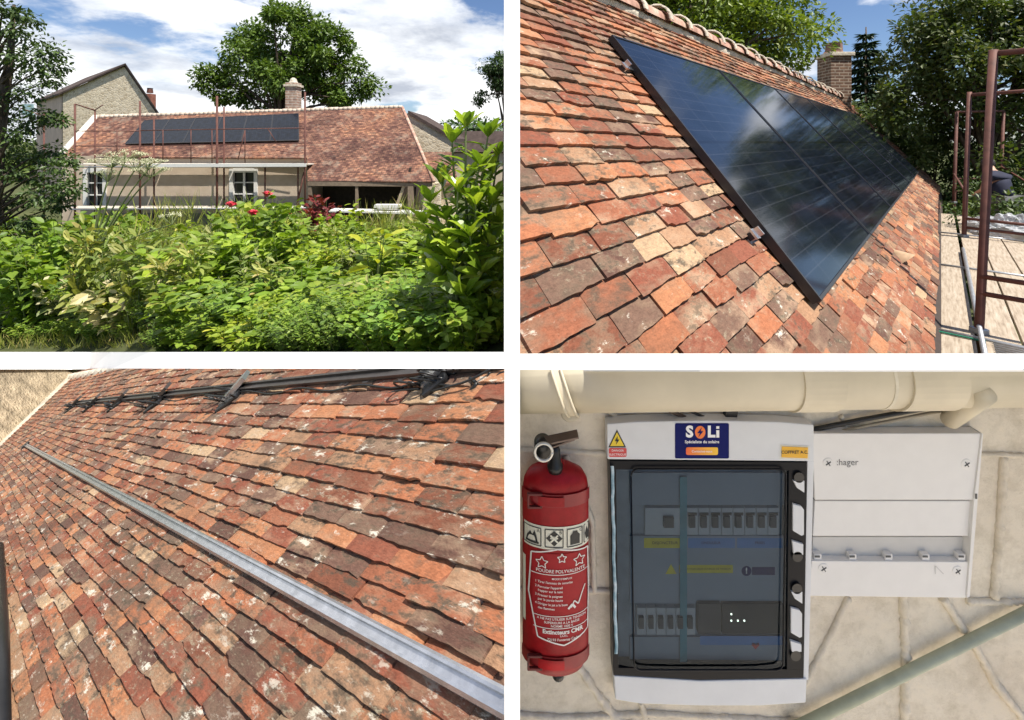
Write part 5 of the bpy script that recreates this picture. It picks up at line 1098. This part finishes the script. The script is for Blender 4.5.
for x0, x1 in ((152, 306),):
    m = MB(); m.prism([at(x0, 167.2, 16.2), at(x1, 166.6, 16.2), at(x1, 163.4, 16.2), at(x0, 164, 16.2)], (0, .03, 0)); part('toe_board', m, M['winwhite'], sc1)
# trestle table
tt = thing('trestle_table', 'long white trestle table standing outside the open shed', 'table', at(380, 232, 16.2)); zt_ = gz(380, 16.2)
m = MB(); P0, P1 = at(332, 210, 16.0), at(428, 212.5, 16.0); m.bar(P0, P1, .55, .06); part('tabletop', m, M['winwhite'], tt)
for x in (340, 372, 420):
    for dy in (-.2, .2): m = MB(); p = at(x, 212, 16.0 + dy); m.bar((p[0] - .04, p[1], zt_ - .1), (p[0] + .03, p[1], p[2] - .03), .05, .05, (0, 1, 0)); part('leg', m, tm, tt)
m = MB(); p = at(388, 205.8, 16.0); m.box(p, (.9, .3, .10)); m.box(p - [0, 0, .08], (.7, .2, .06)); top('plank_offcut', m, M['winwhite'], 'short white plank offcut lying on the trestle table', 'plank', p - [0, 0, .1])
# ------------------------------------------------------------------ neighbours
nb_ = thing('stone_house', 'tall rubble stone gable house with a dark roof left of the low house', 'house', at(100, 232, 24) )
Pk = at(124, 66.5, 25); Cl = at(63, 93, 25.5); Cr = at(160, 119, 24.6)
ax = unit([-.80, .60, 0]); 
f = MB(); zb_ = 1.0
f.prism([Cl * [1, 1, 0] + [0, 0, zb_], Cr * [1, 1, 0] + [0, 0, zb_], Cr, Pk, Cl], ax * .4); part('gable', f, M['stone'], nb_)
f = MB(); f.prism([Cl * [1, 1, 0] + [0, 0, zb_], Cl, Cl + ax * 9, (Cl + ax * 9) * [1, 1, 0] + [0, 0, zb_]], (.1, .3, 0)); part('wall', f, simple('pinkish_render', (.55, .43, .36), .95, 0, .15, 1.5, .2), nb_)
M['darkroof'] = simple('dark_brown_tiles', (.085, .062, .055), .9, 0, .4, 3, .5, .2, .03)
rt_ = unit(Pk - Cl); f = MB(); f.prism([Pk + [0, 0, .06] - ax * .3, Cl - rt_ * .4 - ax * .3, Cl - rt_ * .4 + ax * 9.2, Pk + [0, 0, .06] + ax * 9.2], (0, 0, .1)); part('roof', f, M['darkroof'], nb_)
rt2 = unit(Pk - Cr); f = MB(); f.prism([Pk + [0, 0, .05] - ax * .3, Cr - rt2 * .4 - ax * .3, Cr - rt2 * .4 + ax * 9.2, Pk + [0, 0, .05] + ax * 9.2], (0, 0, .1)); part('roof_slope', f, M['darkroof'], nb_)
f = MB(); c = at(150, 103, 26); f.box(c, (6.5 * 26 / F, .4, 18 * 26 / F)); o = part('chimney', f, simple('red_brick', (.30, .12, .085), .9, 0, .3, 6, .3), nb_); f = MB(); c = at(150, 93, 26); f.lathe([(.16, 0), (.13, .25), (.16, .28)], c, 10); sub('chimney_pot', f, M['rust'], o)
f = MB(); f.prism([at(22, 115, 24.4), at(33, 115, 24.3), at(33, 104, 24.3), at(22, 104, 24.4)], (0, .05, 0)); top_ = part('shutter', f, simple('pale_blue_shutter', (.35, .52, .55), .6), nb_)
sg = thing('stone_barn', 'small rubble stone barn gable seen past the right end of the low house', 'barn', at(425, 232, 23))
f = MB(); f.prism([at(400, 236, 23), at(452, 236, 23), at(452, 137, 23), at(413, 114, 23), at(400, 112, 23)], (0, .5, 0)); part('gable', f, M['stone'], sg)
f = MB(); f.prism([at(408, 110.5, 22.9), at(456, 138.5, 22.9), at(456, 142, 22.9), at(408, 114.2, 22.9)], (0, 5, 0)); part('roof', f, M['darkroof'], sg)
lt_ = thing('lean_to', 'low red tiled lean-to roof beside the right end of the low house', 'shed', at(440, 232, 19))
f = MB(); q = [at(424, 152, 20.5), at(452, 152, 20.5), at(458, 183, 18.2), at(434, 183, 18.2)]; f.prism(q, (0, 0, -.07)); part('roof', f, M['roof1'], lt_, uv=ruv); f = MB(); f.prism([at(436, 235, 18.4), at(458, 235, 18.4), at(458, 184.5, 18.4), at(436, 184.5, 18.4)], (0, .3, 0)); part('wall', f, M['stone'], lt_)
fh = thing('distant_house', 'distant dark roofed house half hidden by the laurel', 'house', at(480, 150, 40)); f = MB(); f.prism([at(452, 131, 40), at(520, 131, 40), at(520, 152, 39), at(446, 152, 39)], (0, .2, -.1)); part('roof', f, M['darkroof'], fh); f = MB(); f.prism([at(450, 190, 39.4), at(520, 190, 39.4), at(520, 152, 39.4), at(450, 152, 39.4)], (0, 4, 0)); part('wall', f, M['render'], fh)
# ------------------------------------------------------------------ trees of the garden view
tree('oak_tree', 'large round green oak rising behind the low house and its chimney', at(288, 150, 29) * [1, 1, 0], at(292, 66, 29), (4.0, 3.4, 3.7), 84, 270, .27, M['oak'], 9, clump=.22, trunk=.4,
     extra=[at(x, y, 29) for x, y in ((206, 72), (203, 80), (212, 88), (222, 98), (216, 74), (240, 48), (256, 30), (285, 12), (300, 16), (320, 22), (345, 45), (357, 65), (366, 82), (352, 95), (330, 90), (240, 96), (225, 80), (362, 92), (340, 103), (230, 64), (248, 40), (372, 88))])
tree('ash_tree', 'grey green tree at the right edge of the garden sky', at(504, 150, 30) * [1, 1, 0], at(505, 80, 30), (1.7, 1.6, 1.6), 26, 230, .2, M['darkleaf'], 13, clump=.36, trunk=.2, extra=[at(482, 97, 30), at(478, 102, 30), at(503, 60, 30), at(495, 68, 30)])
for i, (x, y, Z, lab) in enumerate(((60, 160, 46, 'far tree line clump behind the neighbour house'), (250, 150, 60, 'far tree line clump behind the middle of the low house'), (470, 146, 55, 'far tree line clump behind the distant house'))):
    c = at(x, y, Z); tree('far_tree', lab, c * [1, 1, 0], c, (7, 3, 3), 26, 110, .6, M['darkleaf'], 40 + i, clump=.4, trunk=.3)
# dark tree at the left edge
r = np.random.default_rng(2); lt2 = thing('elder_tree', 'dark small leaved tree leaning over the left edge of the garden', 'tree', (at(5, 0, 7)[0], 7, gz(5, 7))); lv = MB(); tk = MB()
cl = []
for x, y in ((4, 8), (18, 14), (30, 20), (12, 30), (26, 38), (40, 42), (50, 52), (34, 58), (15, 55), (5, 70), (22, 76), (42, 70), (56, 66), (50, 80), (30, 92), (10, 95), (22, 108), (6, 118), (30, 125), (14, 135), (44, 115), (3, 150), (24, 155), (44, 158), (58, 168), (66, 178), (50, 182), (30, 178), (10, 175), (68, 188), (40, 196), (20, 200), (4, 205), (60, 205), (46, 215), (26, 222), (8, 232), (68, 160), (52, 150), (58, 120), (64, 195), (30, 240), (50, 238), (10, 255), (-10, 40), (-8, 100), (-8, 160)): cl.append(at(x, y, 7 + r.uniform(-.5, .5)))
for c in cl: clump_leaves(lv, r, c, np.array([.20, .25, .13]) * r.uniform(.7, 1.3), 150 if r.random() < .75 else 60, .072, LEAF, droop=.5)
bs = np.array([at(5, 0, 7)[0], 7, gz(5, 7)]); tk.tube([bs, at(-8, 200, 7), at(0, 120, 7), at(10, 60, 7), at(14, 5, 7)], [.14, .11, .08, .05, .02], 8)
for c in cl: m_ = at(0, 60 + 140 * (1 - (c[2] - 3) / 5.5 if False else .5), 7); s0 = at(-2, min(235, proj(c)[1][0] + 30), 7); tk.tube([s0, (s0 + c) / 2 + [0, 0, .06], c], [.02, .014, .005], 4, False)
part('crown', lv, M['darkleaf'], lt2); part('trunk', tk, M['bark'], lt2, smooth=True)
# ------------------------------------------------------------------ garden plants
M['bright'] = leaf_mat('bright_green_leaves', G((0, (.15, .24, .026)), (.5, (.23, .35, .04)), (.9, (.33, .44, .065)), (1, (.48, .47, .09))), .4)
M['mid'] = leaf_mat('mid_green_leaves', G((0, (.11, .20, .03)), (.6, (.19, .31, .048)), (1, (.30, .41, .08))), .35)
M['grassy'] = leaf_mat('grass_blades', G((0, (.14, .21, .04)), (.5, (.22, .29, .07)), (.85, (.32, .36, .12)), (1, (.45, .40, .20))), .35)
M['cream'] = leaf_mat('variegated_leaves', G((0, (.10, .16, .05)), (.35, (.26, .30, .14)), (.7, (.50, .50, .32)), (1, (.62, .60, .46))), .3)
M['laurel'] = leaf_mat('glossy_laurel_leaves', G((0, (.10, .20, .024)), (.5, (.19, .33, .042)), (.85, (.30, .45, .065)), (1, (.42, .52, .09))), .42, .28, .6)
M['redleaf'] = leaf_mat('red_purple_leaves', G((0, (.12, .018, .025)), (1, (.26, .05, .05))), .25)
M['yellowleaf'] = leaf_mat('yellow_green_leaves', G((0, (.34, .38, .04)), (1, (.58, .55, .08))), .4)
M['stem'] = simple('green_stem', (.16, .20, .07), .7, 0, .2, 12, 0); M['petal'] = simple('rose_petal', (.62, .06, .09), .55, 0, .2, 30, 0); M['umbel'] = simple('cream_umbel', (.60, .60, .38), .8, 0, .2, 30, 0)
def stem_plant(h, w, nst, per, size, tmpl, mat, seed, name, leafy=.12, up=.35, flowers=None, stemr=.006, tipw=1.0):
    # plant of stems with leaves along them, about h tall and 2w wide, at the origin
    r = np.random.default_rng(seed); sm = MB(); lv = MB(); fl = []
    for k in range(nst):
        a = r.uniform(0, 2 * PI); q = r.uniform(0, 1) ** .6 * w; hh_ = h * r.uniform(.6, 1.0); tip = np.array([math.cos(a) * q, math.sin(a) * q, hh_]); b0 = np.array([math.cos(a), math.sin(a), 0]) * q * .3
        md = (b0 + tip) / 2 + np.array([0, 0, hh_ * .1]) - np.array([math.cos(a), math.sin(a), 0]) * q * .1
        ts = np.linspace(0, 1, 9); C_ = [(1 - t) ** 2 * b0 + 2 * t * (1 - t) * md + t * t * tip for t in ts]; sm.tube(C_, np.linspace(stemr, stemr * .35, 9), 4, False)
        u = np.sort(r.uniform(leafy, 1, per)); P = np.array([(1 - t) ** 2 * b0 + 2 * t * (1 - t) * md + t * t * tip for t in u]); th = r.uniform(0, 2 * PI, per)
        D = np.stack([np.cos(th), np.sin(th), r.uniform(up - .9, up + .5, per)], 1); Nn = np.stack([np.cos(th) * -.3, np.sin(th) * -.3, np.ones(per)], 1) + rnd_dirs(r, per) * .95
        P = P + D * (.25 * size) * r.uniform(.2, 1.6, per)[:, None]
        lv.leaves(P, D, Nn, size * r.uniform(.6, 1.25, per) * (1 - .3 * u * (1 - tipw)), *tmpl)
        if flowers and r.random() < flowers[1]:
            bl = MB(); fl.append(bl)
            ga = r.uniform(0, 6, 26); gz_ = np.linspace(0, 1, 26); Pp = np.tile(tip, (26, 1)); Dp = np.stack([np.cos(ga + gz_ * 40), np.sin(ga + gz_ * 40), .15 + 1.6 * gz_], 1); bl.leaves(Pp, Dp, np.stack([-np.cos(ga), -np.sin(ga), np.ones(26)], 1), .075 * (1 - .35 * gz_), *BROAD)
            bl.lathe([(.012, -.02), (.03, .02), (.02, .05)], tip, 7)
    return sm, lv, fl
def make_plant(name, label, cat, loc, rot, spec, group=None, leafname='foliage'):
    sm, lv, fl = spec['mesh']; t = thing(name, label, cat, (0, 0, 0), group); part('stem', sm, M['stem'], t, smooth=True); part(leafname, lv, spec['mat'], t)
    for q in fl: part('flower', q, M['petal'], t)
    t.location = tuple(loc); t.rotation_euler = (0, 0, rot); return t
def gpos(px, Z): p = at(px, 0, Z); return np.array([p[0], p[1], gz(px, Z)])
def height(px, Z, y): return at(px, y, Z)[2] - gz(px, Z)
# undergrowth: prototypes one metre high, copied
KINDS = [
 ('nettle_clump', 'leafy bright green nettle clump in the overgrown garden', 'plant', 'bright nettle clumps in the garden', stem_plant(1, .42, 30, 30, .105, BROAD, None, 101, 'n', .15, .25), M['bright']),
 ('bramble_shrub', 'mid green bramble shrub in the overgrown garden', 'shrub', 'mid green bramble shrubs in the garden', stem_plant(1, .55, 30, 34, .09, BROAD, None, 102, 'n', .08, .2), M['mid']),
 ('box_shrub', 'dark small leaved shrub in the overgrown garden', 'shrub', 'dark small leaved shrubs in the garden', stem_plant(1, .55, 34, 50, .075, LEAF, None, 103, 'n', .05, .3), M['mid']),
 ('tall_grass_tuft', 'pale tuft of tall grass near the low house', 'grass tuft', 'tall grass tufts near the low house', stem_plant(1, .5, 40, 9, .34, BLADE, None, 104, 'n', .1, 1.4), M['grassy']),
 ('vine_shrub', 'yellow green large leaved shrub in the overgrown garden', 'shrub', 'yellow green large leaved shrubs in the garden', stem_plant(1, .38, 18, 24, .135, BROAD, None, 106, 'n', .12, .2), M['bright']),
 ('wild_stalk', 'tall thin wild stalk with narrow leaves in the overgrown garden', 'plant', 'tall wild stalks in the garden', stem_plant(1, .24, 9, 18, .15, LONG, None, 107, 'n', .1, .55), M['grassy']),
 ('dark_shrub', 'deep green broad leaved shrub in the shady left of the garden', 'shrub', 'deep green shrubs on the left of the garden', stem_plant(1, .5, 24, 26, .11, BROAD, None, 105, 'n', .08, .2), M['darkleaf'])]
PRO = {}
def put(kind, px, Z, ytop, rot=None, wide=1.0):
    nm, lab, cat, grp, mesh, mat = KINDS[kind]; h = max(.25, height(px, Z, ytop)); L = gpos(px, Z) - [0, 0, .02]
    if kind not in PRO: PRO[kind] = o = make_plant(nm, lab, cat, L, 0, {'mesh': mesh, 'mat': mat}, grp)
    else: o = copy_tree(PRO[kind])
    o.location = tuple(L); o.rotation_euler = (0, 0, rng.uniform(0, 6.28) if rot is None else rot); w_ = wide * (.55 + .45 * h) * rng.uniform(.85, 1.15); o.scale = (w_, w_, h); return o
def ytop(px): return float(np.interp(px, [-30, 60, 110, 150, 215, 250, 300, 340, 420, 460, 510], [215, 218, 222, 232, 228, 205, 215, 226, 222, 230, 200]))
cnt = 0
for Z, step, d_y in ((14, 24, 4), (11.5, 27, 6), (9.2, 30, 10), (7.4, 36, 20), (6.0, 40, 38)):
    x = -20 + rng.uniform(0, 20)
    while x < 500:
        if Z > zs(x) + .3:
            k = int(rng.choice([3, 5, 0, 3, 1] if (Z > 9 and x > 140) else ([0, 1, 4, 5, 0] if x > 130 else [6, 1, 6, 2, 0]))); put(k, x, Z + rng.uniform(-.6, .6), ytop(x) + d_y * .72 + rng.uniform(-12, 7) + (6 if k == 3 else 0)); cnt += 1
        x += step * rng.uniform(.75, 1.25)
for Z, step, d_y in ((4.9, 46, 58), (3.9, 48, 80), (3.1, 54, 102), (2.5, 58, 120), (2.05, 46, 130)):
    x = 5 + rng.uniform(0, 20)
    while x < 490:
        if Z > zs(x) + .22 and x + 60 / Z < 500 and not (x < 150 and rng.uniform() < .6):
            k = int(rng.choice([0, 1, 1, 2, 0] if x > 170 else [4, 1, 4, 2])); put(k, x, Z + rng.uniform(-.2, .2), min(335, ytop(x) + d_y * .72 + rng.uniform(-10, 14)), wide=.8); cnt += 1
        x += step * rng.uniform(.75, 1.25)
# edge row right behind the capping board
for row, yy in ((.06, 326), (.28, 312), (.55, 296)):
    for x in list(range(6, 500, 26)):
        Z = zs(x) + row * (.6 + .25 * zs(x)) + rng.uniform(-.03, .06) + (.5 if x < 150 else 0); put(int(rng.choice([0, 1, 2, 4] if x > 170 else [6, 1, 2])), x + rng.uniform(-9, 9), Z, yy + rng.uniform(-14, 12), wide=.5 + .06 * Z)
for q in range(46):
    x = rng.uniform(70, 425); Z = max(zs(x) + .5, rng.uniform(2.4, 8.5)); put(3 if (Z > 6 and rng.uniform() < .5) else 5, x, Z, float(np.interp(Z, [2.4, 4, 8.5], [262, 232, 214])) + rng.uniform(-16, 26), wide=.8)
# ground cover grass
gv = MB(); n = 16000; r = np.random.default_rng(8); P = []
while len(P) < n:
    px = r.uniform(-10, 500); Z = zs(px) + .15 + (15.4 - zs(px)) * r.uniform(0, 1) ** 1.5; p = at(px, 0, Z); P.append((p[0], p[1], gz(px, Z) - .01))
P = np.array(P); D = rnd_dirs(r, n) * .5 + [0, 0, 1]; gv.leaves(P, D, rnd_dirs(r, n) + [0, 0, .3], r.uniform(.12, .4, n) * np.clip(P[:, 1] / 9, .4, 1.2), *BLADE)
top('grass', gv, M['grassy'], None, None, (0, 0, 0), kind='stuff')
# named plants
for i, (x, Z, yt, k) in enumerate(((175, 4.6, 238, 4), (205, 5.5, 222, 5), (232, 4.2, 226, 0), (285, 4.4, 222, 4), (305, 5.2, 216, 5), (330, 4.2, 240, 0), (352, 4.8, 232, 1), (395, 3.6, 238, 4), (410, 4.6, 226, 0), (428, 3.0, 250, 4), (150, 6.0, 226, 5), (300, 3.2, 262, 4), (250, 3.1, 276, 1), (345, 2.8, 276, 4), (195, 3.6, 272, 0), (385, 2.5, 290, 1), (110, 6.5, 225, 1), (40, 7.5, 226, 6), (420, 6.5, 222, 5), (365, 6.5, 222, 4), (265, 7.0, 208, 5), (120, 7.2, 212, 4), (98, 6.6, 206, 0), (60, 6.6, 214, 1), (235, 6.4, 206, 0), (285, 6.2, 208, 5), (330, 7.0, 214, 4), (398, 6.8, 218, 0), (180, 7.4, 222, 4), (20, 7.0, 222, 0))): put(k, x, Z, yt)
h = height(258, 5.2, 196); make_plant('rose_bush', 'tall yellow green rose bush with a few pink roses in the middle of the garden', 'rose bush', gpos(258, 5.2), 0, {'mesh': stem_plant(h, .55, 34, 30, .11, BROAD, None, 201, 'n', .12, .3, ('r', .10), .007), 'mat': M['bright']})
h = height(322, 8, 196); make_plant('smoke_bush', 'small red purple leaved bush in front of the trestle table', 'bush', gpos(322, 8), 0, {'mesh': stem_plant(h, .34, 16, 16, .12, BROAD, None, 202, 'n', .5, .3), 'mat': M['redleaf']})
h = height(290, 7.5, 212); s_m = stem_plant(h, .16, 6, 8, .09, BROAD, None, 209, 'n', .3, .3, ('r', 1.0)); make_plant('rose_plant', 'slim rose plant with pink red blooms left of the red bush', 'rose', gpos(290, 7.5), 0, {'mesh': s_m, 'mat': M['bright']})
h = height(374, 3.4, 230); make_plant('yellow_shrub', 'spindly shrub with long yellow leaves in front of the trestle table', 'shrub', gpos(374, 3.4), .4, {'mesh': stem_plant(h, .2, 5, 4, .15, LONG, None, 203, 'n', .8, .5), 'mat': M['yellowleaf']})
h = height(352, 7.5, 198); make_plant('sapling', 'thin pale sapling standing in front of the open shed', 'sapling', gpos(352, 7.5), 0, {'mesh': stem_plant(h, .16, 5, 14, .12, BROAD, None, 204, 'n', .5, .3), 'mat': M['bright']})
for i, (x, Z, yt, w_, lab) in enumerate(((28, 6.3, 278, .6, 'silvery cream leaved shrub at the left bottom of the garden'), (76, 5.9, 268, .7, 'big cream variegated shrub below the tall hogweed'), (128, 4.9, 280, .45, 'small cream variegated shrub right of the hogweed stem'))):
    make_plant('variegated_shrub', lab, 'shrub', gpos(x, Z), i, {'mesh': stem_plant(height(x, Z, yt), w_, 26, 22, .125, BROAD if i else LONG, None, 205 + i, 'n', .1, .5), 'mat': M['cream']})
# hogweed
hg = thing('hogweed', 'tall pale hogweed with flat cream flower heads on the left of the garden', 'plant', gpos(82, 5.6)); sm = MB(); ub = MB(); lv = MB(); r = np.random.default_rng(15)
b0 = gpos(82, 5.6)
def arc(p, q, bend): m_ = (p + q) / 2 + bend; return [(1 - t) ** 2 * p + 2 * t * (1 - t) * m_ + t * t * q for t in np.linspace(0, 1, 12)]
hub = at(92, 262, 5.6)
sm.tube(arc(b0, hub, np.array([.02, 0, 0])), .022, 8)
for x, y, s in ((112, 158, 1.3), (135, 160, 1.1), (150, 168, 1.0), (125, 152, 1.2), (148, 160, .9), (172, 215, .6), (108, 172, .8)):
    q = at(x, y, 5.5); sm.tube(arc(hub, q - [0, 0, .12], np.array([-.06, 0, .1])), [.013] * 6 + [.008] * 6, 6)
    for k in range(int(26 * s)):
        a = r.uniform(0, 2 * PI); rr_q = math.sqrt(r.uniform(0, 1)) * .20 * s; tip = q + [math.cos(a) * rr_q, math.sin(a) * rr_q, .03 - rr_q * .25]; sm.tube([q - [0, 0, .12], tip], .0025, 4, False); clump_leaves(ub, r, tip, (.03, .03, .01), 16, .016, LEAF)
for k in range(9): 
    a = r.uniform(0, 6.28); q = hub + [math.cos(a) * .3, math.sin(a) * .3, -.1 - .08 * k * .5]; sm.tube([b0 + (hub - b0) * r.uniform(.4, 1), q], .006, 4, False); clump_leaves(lv, r, q, (.1, .1, .05), 7, .15, LOBED)
part('stem', sm, M['stem'], hg, smooth=True); part('flower_head', ub, M['umbel'], hg); part('foliage', lv, M['bright'], hg)
# laurel on the right
la = thing('laurel_shrub', 'glossy laurel shrub with long upright leaves filling the right of the garden', 'shrub', gpos(478, 2.3)); sm = MB(); lv = MB(); r = np.random.default_rng(31)
b0 = gpos(478, 1.85)
tips = [(466, 112, 2.2), (452, 128, 2.25), (488, 122, 2.3), (480, 150, 2.2), (441, 168, 2.3), (499, 140, 2.4), (430, 188, 2.4), (458, 176, 2.1), (476, 190, 2.1), (494, 186, 2.2), (424, 208, 2.45), (446, 206, 2.15), (470, 222, 2.05), (490, 230, 2.1), (432, 236, 2.3), (455, 246, 2.1), (482, 258, 2.05), (440, 262, 2.2), (496, 270, 2.15), (465, 280, 2.05), (488, 300, 2.05), (498, 212, 2.5), (492, 160, 2.6), (470, 165, 2.6), (455, 215, 2.6), (478, 240, 2.6), (498, 250, 2.6), (499, 320, 2.1), (478, 322, 2.05), (462, 310, 2.3), (500, 335, 2.2)]
for x, y, Z in tips:
    Z = 1.72 + (Z - 2.05) * .6
    q = at(x, y + 14, Z); q[0] = min(q[0], -.045); C_ = arc(b0 + r.normal(0, .03, 3) * [1, 1, 0], q, np.array([-.03, 0, .12])); sm.tube(C_, np.linspace(.010, .0035, 12), 5, False)
    up = unit(C_[-1] - C_[-3]); m = 20; u = np.concatenate([np.full(7, .99), r.uniform(.5, 1, m - 7)]); P = np.array([C_[min(11, int(v * 11))] * (1 - (v * 11) % 1) + C_[min(11, int(v * 11) + 1)] * ((v * 11) % 1) for v in u]); th = np.arange(m) * 2.4 + r.uniform(0, 6)
    D = np.stack([np.cos(th), np.sin(th), np.where(u > .95, 1.1, .45) + r.normal(0, .2, m)], 1); Nn = up * 1.0 + np.stack([-np.cos(th), -np.sin(th), 0 * th], 1) * .6; sz = r.uniform(.075, .13, m)
    ok = (P[:, 0] + D[:, 0] / np.linalg.norm(D, axis=1) * sz) < -.012
    lv.leaves(P[ok], D[ok], Nn[ok], sz[ok], *LONG)
part('stem', sm, M['stem'], la, smooth=True); part('foliage', lv, M['laurel'], la)
# young maple in front of the laurel
mp = thing('maple_seedling', 'maple seedling with a few lobed leaves in front of the dark laurel base', 'seedling', gpos(448, 2.05)); sm = MB(); lv = MB(); b0 = gpos(448, 2.05)
for x, y, s, a in ((438, 278, .09, 3.0), (464, 284, .105, .1), (438, 312, .11, 3.3), (428, 290, .07, 2.5), (462, 330, .09, .2), (455, 264, .065, 1.2)):
    q = at(x, y, 1.98); sm.tube(arc(b0, q, np.array([0, 0, .08])), .0028, 4, False); lv.leaves([q], [[math.cos(a), -.45, -.25]], [[.0, -.5, 1]], [s], *LOBED)
part('stem', sm, M['stem'], mp); part('foliage', lv, M['bright'], mp)
